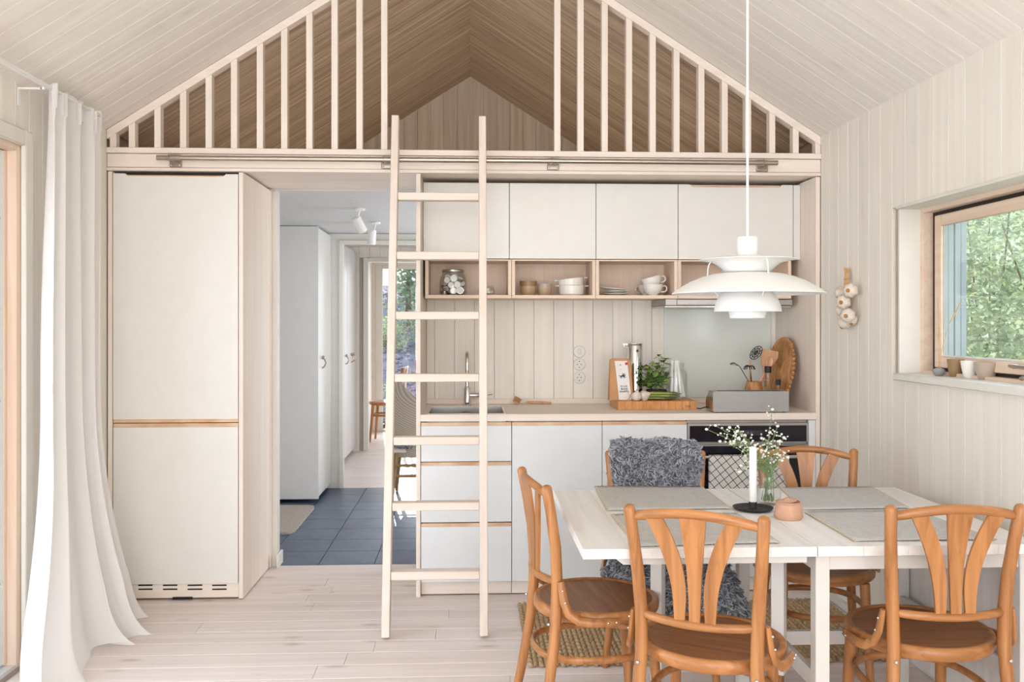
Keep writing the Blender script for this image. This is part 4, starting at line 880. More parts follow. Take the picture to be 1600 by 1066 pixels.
# basil in tray
y = by0 + .15; a = xz(1026, 607, y)
bp = thing('basil_plant', 'potted green basil plant in a low clear box on the board', 'plant', (a.x, y, BT))
MB().box(a.x - .055, a.x + .055, y - .045, y + .045, BT + .0005, BT + .042, .004).build('box', 'jar_glass', bp)
MB().box(a.x - .050, a.x + .050, y - .040, y + .040, BT + .006, BT + .052, .006).build('soil', 'soil', bp)
R3 = random.Random(5); stm = MB(); 
def leaf(b, c, d, n_, L, W):
    d = d.normalized(); s_ = d.cross(n_).normalized(); n2 = s_.cross(d)
    pts = [c, c + d * L * .3 + s_ * W * .5 + n2 * L * .06, c + d * L * .3 - s_ * W * .5 + n2 * L * .06, c + d * L * .35 - n2 * L * .03, c + d * L * .7 + s_ * W * .42 + n2 * L * .03, c + d * L * .7 - s_ * W * .42 + n2 * L * .03, c + d * L * .7 - n2 * L * .04, c + d * L - n2 * L * .12]
    b._add(pts, [(0, 1, 3), (0, 3, 2), (1, 4, 6, 3), (3, 6, 5, 2), (4, 7, 6), (6, 7, 5)])
tips = [(998, 596), (1003, 600), (1012, 597), (1020, 593), (1027, 595), (1034, 597), (1041, 592), (1012, 578), (1024, 574), (1002, 590), (1000, 582), (1006, 598), (1010, 585), (1009, 572), (1016, 576), (1021, 566), (1023, 580), (1029, 557), (1034, 566), (1037, 575), (1040, 562), (1041, 582), (1031, 587), (1014, 592), (1026, 572), (1004, 574), (1036, 589)]
for k, (u, v_) in enumerate(tips):
    yy = y + R3.uniform(-.05, .05); tpv = vy(u, v_, yy); bs = V((a.x + R3.uniform(-.035, .035), y + R3.uniform(-.03, .03), BT + .05)); stm.tube([bs, bs.lerp(tpv, .5) + V((0, 0, .012)), tpv], [.0016, .0014, .001], 5)
    for j in range(8):
        f = 1 if j < 4 else R3.uniform(.45, .9); c = bs.lerp(tpv, f); an = j * PI / 2 + R3.uniform(-.4, .4); d = V((math.cos(an), math.sin(an), R3.uniform(-.5, .45)))
        lfb = MB(); leaf(lfb, c, d, V((0, 0, 1)), R3.uniform(.028, .046), R3.uniform(.020, .032)); lfb.build('leaf', R3.choice(['basil', 'basil', 'basil', 'basil_dark']), bp, angle=60)
stm.build('stems', 'stem_green', bp)
# asparagus bundle
R4 = random.Random(9)
for k in range(18):
    zz = BT + .008 + (k // 7) * .013; yy = by0 + .045 + (k % 7) * .0125 + R4.uniform(-.003, .003); xa_ = vy(996, 620, yy).x + R4.uniform(0, .03); ln = R4.uniform(.16, .21); sl = R4.uniform(-.14, .12)
    t = thing('asparagus_spear', 'green asparagus spear in the bundle lying on the chopping board', 'asparagus', (xa_, yy, zz), group='asparagus spears in the bundle')
    P = [V((xa_ + ln * f, yy + sl * ln * f * 1.5, zz + .004 * math.sin(f * PI))) for f in (0, .25, .5, .75)]
    MB().tube(P, [.0055, .0055, .0052, .0050], 7).build('stalk', 'asparagus', t)
    e_ = P[-1]; d = (P[-1] - P[-2]).normalized()
    b = MB(); b.tube([e_, e_ + d * ln * .08, e_ + d * ln * .16, e_ + d * ln * .25], [.0052, .0066, .0058, .0015], 7)
    for j in range(5): b.ball(e_ + d * ln * (.02 + .04 * j) + V((0, R4.choice([-1, 1]) * .004, .003)), .0032, 5, 4, 1)
    b.build('tip', 'asparagus_tip', t)
def garlic(name, lab, c, r_, rot, group=None, parent=None, core=True):
    b = MB(); NU = 30
    def f(u, v):
        ph = v * PI; rr = math.sin(ph) ** .8 * (1 + .06 * math.cos(u * 2 * PI * 7) * math.sin(ph)); zz = -math.cos(ph) * .82 + (.55 * max(0, v - .8) / .2 if v > .8 else 0)
        q = V((r_ * rr * math.cos(u * 2 * PI), r_ * rr * math.sin(u * 2 * PI), r_ * zz)); return c + rot @ q
    b.grid(f, NU, 12, wrap=True)
    if parent is None:
        t = thing(name, lab, 'garlic', c - V((0, 0, r_ * .8)), group=group); o = b.build('bulb', 'garlic', t, angle=60)
        MB().tube([c + rot @ V((0, 0, r_ * 1.1)), c + rot @ V((.003, 0, r_ * 1.9))], [.005, .0035], 7).build('neck', 'straw', t)
    else:
        o = b.build(name, 'garlic', parent, angle=60)
        b = MB(); b.tube([c + rot @ V((0, 0, -r_ * .80)), c + rot @ V((0, 0, -r_ * .92))], [r_ * .30, r_ * .22], 10); b.build('root', 'garlic_core', o)
E = lambda x, y_, z: Matrix.Rotation(x, 3, 'X') @ Matrix.Rotation(y_, 3, 'Y') @ Matrix.Rotation(z, 3, 'Z')
for k, (u, v_, r_, lb_, e_) in enumerate(((980, 618, .027, 'whole garlic bulb at the left of the pile in front of the paper bag', (.3, -1.1, 0)), (994, 622, .026, 'nearest garlic bulb on the front edge of the chopping board', (.2, .2, .4)), (1006, 618, .028, 'garlic bulb touching the asparagus tips on the board', (.5, 1.1, .7)))):
    yy = by0 + (.07, .03, .055)[k] - .01; c = vy(u, v_, yy); c.z = BT + r_ * .86; garlic('garlic_bulb', lb_, c, r_, E(*e_), group=None)
# glass jar with white tapers
y = by0 + .16; a = vy(1057, 622, y); jr = .058
t = thing('glass_jar', 'clear glass jar with white tapers standing on the board', 'jar', (a.x, y, BT)); jz = vy(1057, 567, y).z - BT
MB().lathe([(0, .001), (jr - .004, .001), (jr, .008), (jr, jz - .055), (jr - .004, jz - .046), (jr - .018, jz - .036), (jr - .016, jz - .006), (jr - .013, jz), (jr - .018, jz), (jr - .021, jz - .036), (jr - .008, jz - .050), (jr - .004, jz - .06), (jr - .004, .010), (0, .006)], (a.x, y, BT), 40).build('glass', 'jar_glass', t)
for k, (dx0, dy0, dx1, dy1) in enumerate(((-.03, -.01, -.022, .0), (-.012, -.03, -.006, -.012), (.006, .01, -.012, .006), (.022, -.02, .002, -.012), (.038, -.008, .006, .012), (.012, .03, .018, .02))):
    c = thing('taper_candle', 'white taper standing loosely in the clear jar on the board', 'candle', (a.x + dx0, y + dy0, BT + .008), group='white tapers in the glass jar')
    P0 = V((a.x + dx0, y + dy0, BT + .010)); P1 = V((a.x + dx1, y + dy1, BT + jz + .008)); MB().tube([P0, P1], [.0095, .0085], 12, dome=True).build('shaft', 'wax', c)
    MB().tube([P1, P1 + (P1 - P0).normalized() * .014], .0008, 4).build('wick', 'wax', c)
# dish brush
y = 4.80; a = vz(803, 632, ZB); hb = thing('dish_brush', 'wooden dish brush with pale bristles lying on the worktop', 'brush', (a.x + .1, a.y, ZB))
hx_, hy2 = a.x, a.y
b = MB(); b.tube([(hx_ + .068, hy2, ZB + .012), (hx_ + .09, hy2 - .005, ZB + .0105), (hx_ + .15, hy2 - .012, ZB + .0095), (hx_ + .205, hy2 - .02, ZB + .008)], [.0055, .0075, .0085, .006], 10, dome=True); b.build('handle', 'spoon_wood', hb)
b = MB(); b.tube([(hx_ + .02, hy2 + .005, ZB + .010), (hx_ + .045, hy2, ZB + .004), (hx_ + .07, hy2, ZB + .012)], .0016, 6); b.tube([(hx_ + .02, hy2 - .008, ZB + .010), (hx_ + .045, hy2 - .004, ZB + .004), (hx_ + .07, hy2, ZB + .012)], .0016, 6); b.build('wire_neck', 'steel', hb)
c = V((hx_ + .018, hy2, ZB + .022)); b = MB(); b.T = Matrix.Translation(c) @ Matrix.Rotation(.5, 4, 'Y'); b.lathe([(0, -.018), (.018, -.018), (.020, -.010), (.019, -.008), (0, -.008)], n=20); b.build('head', 'spoon_wood', hb)
b = MB(); b.T = Matrix.Translation(c) @ Matrix.Rotation(.5, 4, 'Y')
for k in range(60): an = R4.uniform(0, 2 * PI); r_ = .017 * math.sqrt(R4.random()); b.tube([(r_ * math.cos(an), r_ * math.sin(an), -.008), (1.25 * r_ * math.cos(an), 1.25 * r_ * math.sin(an), .017)], .0011, 4)
b.build('bristles', 'straw', hb)
# long toaster
tz0 = ZB; x0, x1 = 1.222, 1.603; Y0 = 4.446
to = thing('toaster', 'long low grey metal toaster near the worktop edge', 'toaster', ((x0 + x1) / 2, 4.53, ZB))
prof = [(Y0, ZB + .004), (Y0, ZB + .107), (Y0 + .095, ZB + .107), (Y0 + .150, ZB + .055), (Y0 + .150, ZB + .004)]
MB().prism(prof, 'X', x0, x1).build('shell', 'toaster', to)
pe = [(Y0 + .006, ZB + .008), (Y0 + .006, ZB + .102), (Y0 + .092, ZB + .102), (Y0 + .144, ZB + .053), (Y0 + .144, ZB + .008)]
MB().prism(pe, 'X', x0 - .004, x0 - .0002).build('end_plate', 'steel', to); MB().prism(pe, 'X', x1 + .0002, x1 + .003).build('end_plate', 'steel', to)
MB().box(x0 + .03, x1 - .03, Y0 + .03, Y0 + .058, ZB + .1072, ZB + .108).build('slot', 'black_matte', to)
for dx in (x0 + .02, x1 - .02):
    for dy in (Y0 + .02, Y0 + .13): MB().lathe([(0, 0), (.008, 0), (.008, .004), (0, .004)], (dx, dy, ZB), 10).build('foot', 'black', to)
MB().tube([(x0 - .004, Y0 + .12, ZB + .02), (x0 - .03, Y0 + .16, ZB + .006), (x0 - .06, Y0 + .30, ZB + .004), (x0 - .03, Y0 + .45, ZB + .006)], .003, 6).build('cable', 'black', to)
# utensil crock
y = 4.73; a = vy(1178, 612, y); kx = a.x; kz = vy(1178, 596, y).z
ck = thing('utensil_crock', 'squat brown wooden crock holding kitchen utensils behind the toaster', 'crock', (kx, y, ZB)); h_ = kz - ZB
MB().lathe([(0, 0), (.040, 0), (.050, .02), (.052, h_ * .5), (.046, h_ * .8), (.040, h_ - .008), (.043, h_), (.038, h_), (.035, h_ - .01), (.036, .02), (0, .015)], (kx, y, ZB), 28).build('body', 'tray_wood', ck)
def uten(name, lab, cat='utensil'): return thing(name, lab, cat, (kx, y, ZB + .03))
def up(u, v, yy=None): return vy(u, v, yy or y)
B0 = V((kx, y, ZB + .03))
t = uten('skimmer', 'dark metal skimmer with holes standing in the brown crock'); q0 = up(1172, 562); q1 = up(1190, 542); dv = (q1 - q0)
b = MB(); b.tube([B0 + V((.01, 0, 0)), up(1171, 598), q0], [.004, .004, .0045], 8); b.build('handle', 'spoon_wood', t)
ax = dv.normalized(); ay = V((-ax.z, 0, ax.x)); cen = (q0 + q1) / 2 + V((.002, 0, .002)); b = MB(); nr = 6; rings = []
def ell(fr, an): return cen + ax * (.044 * fr * math.cos(an)) + ay * (.026 * fr * math.sin(an)) + V((0, -.006 * (1 - fr * fr) * -1, 0))
for r_ in (.95, .62, .3): b.tube([ell(r_, 2 * PI * k / 24) for k in range(24)], .0022, 5, closed=True)
for k in range(10): an = 2 * PI * k / 10; b.tube([ell(.05, an), ell(.95, an)], .0017, 4)
b.build('perforated_bowl', 'black_matte', t)
t = uten('ladle', 'small dark ladle leaning out left of the crock'); b = MB(); b.tube([B0 + V((-.02, 0, 0)), up(1170, 597), up(1156, 573), up(1152, 570)], .0022, 6); b.build('handle', 'black_matte', t)
c = up(1146, 569); b = MB(); b.T = Matrix.Translation(c) @ Matrix.Rotation(.15, 4, 'Y'); b.lathe([(.022, -.006), (.019, .002), (.010, .008), (0, .010), (0, .008), (.010, .0055), (.018, 0), (.020, -.006), (.022, -.006)], n=20); b.build('bowl', 'steel', t)
t = uten('whisk', 'short dark coiled whisk upright in the crock'); b = MB(); b.tube([B0, up(1174, 596), up(1172, 577)], .0035, 7); b.build('handle', 'black_matte', t)
b = MB(); c = up(1171, 574)
for k in range(7): an = 2 * PI * k / 7; b.tube([c, c + V((.014 * math.cos(an), .014 * math.sin(an), .010)), c + V((.026 * math.cos(an), .022 * math.sin(an), .002)), c + V((.03 * math.cos(an), .025 * math.sin(an), -.012))], .0028, 5)
b.build('wires', 'black_matte', t)
def paddle(name, lab, base, neck, quad, dy):
    t = uten(name, lab); yy = y + dy; P = [vy(u, v, yy) for u, v in quad]; b = MB(); b.prism([(p.x, p.z) for p in P], 'Y', yy - .0035, yy + .0035); b.build('blade', 'spoon_wood', t, angle=60)
    b = MB(); b.tube([base, vy(neck[0], neck[1] + 18, yy), vy(neck[0], neck[1], yy)], [.006, .0055, .006], 8); b.build('handle', 'spoon_wood', t); return t
paddle('wooden_spatula', 'broad pale wooden spatula at the back of the crock', B0 + V((.015, .02, 0)), (1193, 572), [(1190, 574), (1189, 548), (1191, 545), (1207, 548), (1216, 550), (1215, 560), (1208, 570), (1202, 576), (1194, 577)], .03)
t = uten('wooden_spoon', 'pale wooden spoon with oval bowl in front of the spatula'); c = vy(1202, 566, y + .012)
b = MB(); b.T = Matrix.Translation(c) @ Matrix.Rotation(-.35, 4, 'Y').inverted() @ Matrix.Rotation(PI / 2, 4, 'X'); b.lathe([(0, -.003), (.016, .001), (.020, .004), (.018, .006), (.012, .003), (0, .002)], n=24, sy=1.55); b.build('bowl', 'spoon_wood', t)
b = MB(); b.tube([B0 + V((.012, .008, 0)), vy(1188, 596, y), c + V((-.010, 0, -.024))], [.005, .005, .006], 8); b.build('handle', 'spoon_wood', t)
# mills
y = 4.66
for (u, v_, r_, lb_, nm) in ((1200, 572.5, .0175, 'taller clear spice mill with black cap beside the crock', 'spice_mill'), (1216, 593, .0125, 'shorter clear spice bottle with black cap before the woven tray', 'spice_bottle')):
    a = vy(u, v_, y); H = a.z - ZB; t = thing(nm, lb_, 'spice mill' if r_ > .015 else 'bottle', (a.x, y, ZB)); ch_ = .034 if r_ > .015 else .03
    MB().lathe([(0, 0), (r_ * 1.35, 0), (r_ * 1.35, H * .42), (r_ * 1.2, H * .5), (r_ * .95, H * .56), (r_ * .85, H - ch_), (0, H - ch_)], (a.x, y, ZB), 24).build('glass', 'jar_glass', t)
    MB().lathe([(0, .003), (r_ * 1.15, .003), (r_ * 1.15, H * .38), (0, H * .38)], (a.x, y, ZB), 20).build('filling', 'soil' if r_ > .015 else 'jute_dark', t)
    MB().lathe([(0, H - ch_), (r_ * .98, H - ch_), (r_, H - ch_ + .003), (r_, H - .003), (r_ * .9, H), (0, H)], (a.x, y, ZB), 24).build('cap', 'black_matte', t)
# woven tray leaning on the end panel
tr = thing('woven_tray', 'large round brown braided tray leaning against the right end panel', 'tray', (1.66, 4.79, ZB))
TT = Matrix.Translation((1.682, 4.79, ZB + .190)) @ Matrix.Rotation(.06, 4, 'Z') @ Matrix.Rotation(.17, 4, 'Y') @ Matrix.Rotation(-PI / 2, 4, 'Y')
b = MB(); b.T = TT; b.lathe([(0, .002), (.15, .004), (.17, .010), (.17, .004), (.15, -.004), (0, -.006)], n=48); b.build('base', 'tray_wood', tr)
b = MB(); b.T = TT
for r_ in [.012 + .0105 * i for i in range(15)]: b.tube([(r_ * math.cos(2 * PI * k / 40), r_ * math.sin(2 * PI * k / 40), .0045 + .0015 * math.sin(k * PI)) for k in range(40)], .0048, 5, closed=True)
wv2 = b.build('coils', 'tray_wood', tr)
b = MB(); b.T = TT
for k in range(44):
    an = 2 * PI * k / 44; b.ball((.176 * math.cos(an), .176 * math.sin(an), .008), .0125, 7, 5, .8)
b.build('braided_rim', 'tray_wood', tr)
# ================================================================= SHELF OBJECTS
ys = YC + .13
def jar(u, r_, h_, lb_, y_):
    a = vy(u, 461, y_); t = thing('candy_jar', lb_, 'jar', (a.x, y_, SH))
    MB().lathe([(0, .001), (r_ * .92, .001), (r_, .008), (r_, h_ * .55), (r_ * .93, h_ * .72), (r_ * .78, h_ * .84), (r_ * .78, h_ * .90), (r_ * .80, h_ * .90), (r_ * .74, h_ * .90), (r_ * .74, h_ * .83), (r_ * .9, h_ * .7), (r_ * .96, h_ * .55), (r_ * .96, .012), (0, .006)], (a.x, y_, SH), 36).build('glass', 'jar_glass', t)
    return a.x, t
jx1, t = jar(708, .072, .135, 'wide clear glass jar full of tealights on the shelf', ys)
MB().lathe([(0, .1235), (.058, .1235), (.060, .126), (.060, .134), (.055, .137), (0, .137)], (jx1, ys, SH), 32).build('lid', 'steel', t)
R5 = random.Random(3)
tl = thing('tealight', 'small tealight candle in metal cup inside the wide jar', 'candle', (0, 0, 0), group='tealights in the jar')
b = MB(); b.lathe([(0, -.009), (.0185, -.009), (.019, .009), (.0178, .009), (.0175, .006), (0, .006)], n=16); cupo = b.build('cup', 'steel', tl, local=True)
b = MB(); b.lathe([(0, .0062), (.0172, .0062), (.0172, .0067), (0, .0067)], n=16); b.build('wax', 'wax', tl, local=True)
lay = [(0, 0, .022, 1.2), (-.045, -.01, .014, .1), (.045, -.012, .022, 1.35), (.0, -.045, .022, 1.5), (-.035, -.038, .034, .3), (.038, -.036, .024, 1.5), (.03, .035, .022, .8), (-.03, .035, .022, 1.0), (-.012, -.042, .050, 1.3), (.022, -.042, .054, 1.45), (-.045, .0, .050, .25), (.045, .005, .060, 1.1), (-.028, -.034, .078, 1.45), (.004, -.03, .088, 1.5), (.0, .03, .07, .7), (.036, -.028, .084, .6), (-.03, .0, .092, 1.2), (.012, .01, .1, .9)]
for k, (dx, dy, dz, rx) in enumerate(lay):
    o = tl if k == 0 else copy_tree(tl); o.location = (jx1 + dx, ys + dy, SH + dz + .002); o.rotation_euler = (rx, R5.uniform(-.25, .25), R5.uniform(-.5, .5)); 
jx2, t = jar(760, .044, .060, 'small low clear glass jar of white lumps on the shelf', ys)
for k in range(9):
    an = 2 * PI * k / 6; r_ = .026 if k < 6 else .008
    o = MB().ball((0, 0, 0), .0115, 8, 6, .85).build('sugar_lump', 'wax', None); o.location = (jx2 + r_ * math.cos(an), ys + r_ * math.sin(an), SH + .017 + (.016 if k >= 6 else 0)); tag(o, 'white round lump inside the small low jar on the shelf', 'lump', 'white lumps in the small jar')
def cup(name, u, v_, r0, r1, h_, mat, lb_, cat='cup', y_=ys, group=None, loc=None):
    c = V(loc) if loc else V((vy(u, v_, y_).x, y_, SH + .0005)); t = thing(name, lb_, cat, c, group=group)
    MB().lathe([(0, 0), (r0 * .9, 0), (r0, .004), ((r0 + r1) / 2 * 1.03, h_ * .5), (r1, h_), (r1 - .003, h_), ((r0 + r1) / 2 * 1.03 - .004, h_ * .5), (r0 - .004, .008), (0, .006)], c, 32).build('body', mat, t)
    return t, c
t, c = cup('stoneware_cup', 825.5, 460, .036, .046, .078, 'ceramic_tan', 'larger tan stoneware cup with darker top band on the shelf')
MB().lathe([(.0425, .050), (.0465, .0775), (.0472, .0775), (.0435, .050)], c, 32).build('glaze_band', 'ceramic_brown', t)
t, c = cup('stoneware_cup', 851, 461, .033, .038, .064, 'ceramic_tan', 'smaller tan stoneware cup beside the white casserole')
MB().lathe([(.0375, .038), (.0385, .0635), (.0392, .0635), (.0385, .038)], c, 32).build('glaze_band', 'ceramic_taupe', t)
def casserole(lb_, c, rx):
    t = thing('casserole', lb_, 'casserole', c, group='white casseroles')
    MBx = MB(); MBx.T = Matrix.Translation(c) @ Matrix.Rotation(rx, 4, 'Y'); MBx.lathe([(0, 0), (.058, 0), (.066, .008), (.069, .052), (.074, .056), (.066, .056), (.063, .012), (0, .008)], n=36); MBx.build('pot', 'ceramic', t)
    for s in (-1, 1):
        b = MB(); b.T = Matrix.Translation(c) @ Matrix.Rotation(rx, 4, 'Y'); b.box(s * .068, s * .090, -.022, .022, .0485, .055, .003); b.build('handle', 'ceramic', t)
c = V((vy(893, 461, ys).x, ys, SH + .0005)); casserole('lower white casserole standing on the shelf', c, 0); casserole('upper white casserole stacked tilted on the lower one', c + V((.0, 0, .036)), -.10)
for k, (u, dz, rr, rx, lb_) in enumerate(((961, .0, .072, 0, 'bottom white plate of the small stack on the shelf'), (963, .013, .070, .0, 'middle white plate of the small stack on the shelf'), (957, .026, .074, .10, 'top white plate tilted on the small stack'))):
    c = V((vy(u, 461, ys).x, ys - .0, SH + .001 + dz)); t = thing('plate', lb_, 'plate', c, group='stacked white plates'); b = MB(); b.T = Matrix.Translation(c) @ Matrix.Rotation(rx, 4, 'Y'); b.lathe([(0, 0), (.035, 0), (.04, .002), (rr, .010), (rr, .012), (.04, .005), (0, .004)], n=40); b.build('disc', 'ceramic', t)
def teacup(lb_, c, rx, rz=0.0):
    t = thing('teacup', lb_, 'cup', c, group='white teacups'); T_ = Matrix.Translation(c) @ Matrix.Rotation(rz, 4, 'Z') @ Matrix.Rotation(rx, 4, 'Y'); b = MB(); b.T = T_
    b.lathe([(0, 0), (.026, 0), (.027, .005), (.041, .018), (.050, .038), (.0535, .060), (.051, .060), (.047, .039), (.038, .021), (0, .009)], n=36); b.build('body', 'ceramic', t)
    b = MB(); b.T = T_; b.tube([(.050, 0, .050), (.064, 0, .053), (.074, 0, .044), (.074, 0, .030), (.062, 0, .020), (.044, 0, .020)], .0045, 8, flat=(1, 1.3)); b.build('handle', 'ceramic', t)
yt_ = ys - .03
c = V((vy(1020, 461, yt_).x, yt_, SH + .0005)); teacup('lower front white teacup standing on the shelf', c, 0); teacup('upper white teacup tipped in the lower one, handle up', c + V((.004, 0, .040)), -.25)
c = V((vy(1012, 461, ys + .07).x, ys + .07, SH + .0005)); teacup('white teacup standing behind the stacked teacups', c, 0, 2.4)
t, c = cup('grey_bowl', 1092, 460, .028, .052, .055, 'ceramic_grey', 'grey bowl on the shelf half hidden by the pendant lamp', 'bowl')
# ================================================================= GARLIC BRAID
gb_ = thing('garlic_braid', 'braid of dried garlic bulbs hanging on the white board wall', 'garlic braid', vx(1322, 418, 1.742))
b = MB(); R6 = random.Random(2)
tp_ = vx(1324, 420, 1.742); md_ = vx(1323, 446, 1.735); lo_ = vx(1322, 500, 1.738)
for k in range(9): dx = V((R6.uniform(-.008, .006), R6.uniform(-.017, .017), R6.uniform(-.006, .006))); b.tube([tp_ + dx, tp_.lerp(md_, .45) + dx * .6, md_ + dx * .6], [.0045, .004, .006], 6)
b.build('stalks', 'straw', gb_)
b = MB()
for k in range(3): ph = k * 2 * PI / 3; b.tube([md_.lerp(lo_, f) + V((.006 * math.sin(9 * f + ph), .010 * math.cos(9 * f + ph), 0)) for f in [i / 12 for i in range(13)]], .007, 6)
b.build('braid', 'straw', gb_)
q = tp_.lerp(md_, .62); MB().tube([q + V((.012 * math.cos(2 * PI * k / 14), .017 * math.sin(2 * PI * k / 14), 0)) for k in range(14)], .002, 5, closed=True).build('twine', 'straw', gb_)
for k, (u, v_, xx, r_, d) in enumerate(((1314, 458, 1.722, .031, (-.6, .9, -.1)), (1329, 454, 1.712, .033, (-.75, -.65, -.05)), (1318, 472, 1.700, .033, (-.75, -.68, -.1)), (1315, 485, 1.72, .030, (-.5, .8, -.3)), (1325, 493, 1.702, .033, (-.72, -.7, -.12)), (1319, 505, 1.715, .031, (-.4, .2, -.9)), (1330, 500, 1.73, .028, (-.2, -.5, -.8)))):
    c = vx(u, v_, xx); dd = V(d).normalized(); rot = (-dd).to_track_quat('Z', 'Y').to_matrix(); garlic('bulb', None, c, r_ * .98, rot, parent=gb_)
# ================================================================= WINDOW SILL OBJECTS
def sill(u, v_): return vz(u, v_, 1.1455)
p = sill(1467, 587.3)
t = thing('pebble_vase', 'small grey pebble vase with dried grass on the window sill', 'vase', p)
MB().lathe([(0, 0), (.012, 0), (.021, .008), (.0235, .017), (.019, .026), (.008, .031), (.004, .031), (0, .028)], p, 24).build('body', 'ceramic_grey', t)
for k, (pl_, lb_) in enumerate((([(1467, 576), (1468, 540), (1467, 505), (1465, 466)], 'upright dried grass stem in the pebble vase'), ([(1468, 576), (1472, 545), (1482, 508), (1503, 470)], 'leaning dried grass stem in the pebble vase'))):
    P = [vz(u, v, 1) if False else vy(u, v, p.y) for u, v in pl_]; P[0] = p + V((0, 0, .028))
    g = thing('dried_grass', lb_, 'dried grass', p + V((0, 0, .02))); MB().tube(P, .0011, 5).build('stem', 'straw', g)
    s0, s1 = ((P[1], P[2]), (P[2] * .95 + P[3] * .05, P[3]))[k]; MB().tube([s0, s0.lerp(s1, .4), s0.lerp(s1, .75), s1], [.0012, .0035, .003, .001], 6).build('seed_head', 'straw', g)
c = sill(1494, 588.5); cup('sill_cup', 0, 0, .024, .0335, .066, 'ceramic_brown', 'glossy brown cup on the window sill, left of three', 'cup', loc=c)
c = sill(1516, 591); cup('sill_cup', 0, 0, .023, .034, .064, 'ceramic', 'cream glazed cup on the window sill between the brown cup and bowl', 'cup', loc=c)
c = sill(1541, 593.3); cup('sill_bowl', 0, 0, .026, .043, .063, 'ceramic_taupe', 'taupe stoneware bowl on the window sill beside the window handle', 'bowl', loc=c)
# ================================================================= RUG UNDER TABLE
jr_ = thing('jute_rug', 'chunky woven jute rug under the dining table', 'rug', (.95, 3.9, 0))
rx0, rx1, ry0, ry1 = .225, 1.72, 3.50, 4.29
MB().box(rx0 + .01, rx1 - .01, ry0 + .01, ry1 - .01, .0006, .006).build('backing', 'jute_dark', jr_)
b = MB(); nx, ny = 70, 19
for i in range(nx):
    for j in range(ny):
        cx = rx0 + (rx1 - rx0) * (i + .5) / nx; cy = ry0 + (ry1 - ry0) * (j + .5) / ny + (.004 if i % 2 else -.004)
        w_ = (rx1 - rx0) / nx * .52; h_ = (ry1 - ry0) / ny * .62; s = .35 if i % 2 else -.35
        vs = []; 
        for k in range(6): an = 2 * PI * k / 6; vs.append((cx + w_ * math.cos(an) + s * h_ * math.sin(an) * .6, cy + h_ * math.sin(an), .005))
        for k in range(6): an = 2 * PI * k / 6; vs.append((cx + .6 * w_ * math.cos(an) + s * h_ * math.sin(an) * .4, cy + .65 * h_ * math.sin(an), .0150))
        b._add(vs, [(k, (k + 1) % 6, 6 + (k + 1) % 6, 6 + k) for k in range(6)] + [tuple(range(6, 12))])
tag(b.build('weave', 'jute', jr_, angle=180), kind='stuff')
# ================================================================= SHEEPSKINS
def curls(fn, n, seed, parent, mats, size=1.0, hang=.3):
    rr = random.Random(seed); mbs = [MB() for _ in mats]
    for k in range(n):
        u, v = rr.random(), rr.random(); p = fn(u, v); e = 1e-3; du = fn(min(1, u + e), v) - fn(max(0, u - e), v); dv_ = fn(u, min(1, v + e)) - fn(u, max(0, v - e)); nrm = du.cross(dv_)
        if nrm.length < 1e-12: continue
        nrm.normalize(); g = V((0, 0, -1)); t = (V((rr.uniform(-1, 1), rr.uniform(-1, 1), rr.uniform(-1, 1)))); t = (t - nrm * t.dot(nrm)).normalized(); bt = nrm.cross(t)
        ph = rr.uniform(0, 6.28); R_ = rr.uniform(.004, .008) * size; H = rr.uniform(.012, .026) * size; turns = rr.uniform(3.5, 6.5); N = 7; P = []
        for i in range(N):
            f = i / (N - 1); P.append(p + nrm * (H * f) + (t * math.cos(ph + turns * f) + bt * math.sin(ph + turns * f)) * R_ * (.4 + .6 * f) + g * (hang * H * f * f))
        mbs[k % len(mats)].tube(P, [.0032 * size, .0032 * size, .003 * size, .0028 * size, .0025 * size, .002 * size, .001 * size], 3, cap=False)
    for b, m_ in zip(mbs, mats): tag(b.build('curly_wool', m_, parent, angle=180), kind='stuff')
C5 = c5.matrix_world if False else Matrix.Translation(c5.location) @ Matrix.Rotation(c5.rotation_euler.z, 4, 'Z')
def interp(tbl, t):
    for (a, A), (b_, B) in zip(tbl, tbl[1:]):
        if t <= b_: f = (t - a) / (b_ - a); return tuple(x + (y_ - x) * f for x, y_ in zip(A, B))
    return tbl[-1][1]
# (local y, z, half width) along the hide: behind the back, over the top rail, down the back, over the seat, front drop
TB_ = [(0, (-.262, .60, .155)), (.12, (-.262, .76, .165)), (.2, (-.255, .855, .170)), (.25, (-.228, .878, .170)), (.3, (-.200, .858, .170)), (.45, (-.178, .70, .165)), (.6, (-.140, .52, .17)), (.66, (-.10, .478, .2)), (.85, (.12, .470, .235)), (.93, (.215, .458, .255)), (.97, (.235, .42, .25)), (1.0, (.242, .36, .22))]
def hide(u, v):
    y_, z, w_ = interp(TB_, v); s = 2 * u - 1; wob = 1 + .08 * math.sin(v * 23) * abs(s); x = s * w_ * wob
    if v > .64:
        k = min(1, (v - .64) / .08); r_ = .20
        if abs(x) > r_: ex = abs(x) - r_; x = math.copysign(r_ + ex * .55, x); z -= ex * 1.9 * k
        if v > .9: z -= (.10 if s < -.55 else (.04 if s > .6 else 0)) * (v - .9) / .1 * (abs(s) - .3)
    else: y_ += .028 * (1 - s * s) * -1 * (1 if v > .25 else 1) + (.0)
    q = C5 @ V((x, y_, z + .004 * math.sin(u * 11 + v * 17))); c_ = V((ch1.location.x, ch1.location.y, 0)); d = V((q.x - c_.x, q.y - c_.y, 0))
    if z < .53 and d.length < .245: d = d.normalized() * .245; q.x = c_.x + d.x; q.y = c_.y + d.y
    return q
sk1 = thing('sheepskin', 'grey curly sheepskin draped over the bentwood chair behind the table', 'sheepskin', c5.location)
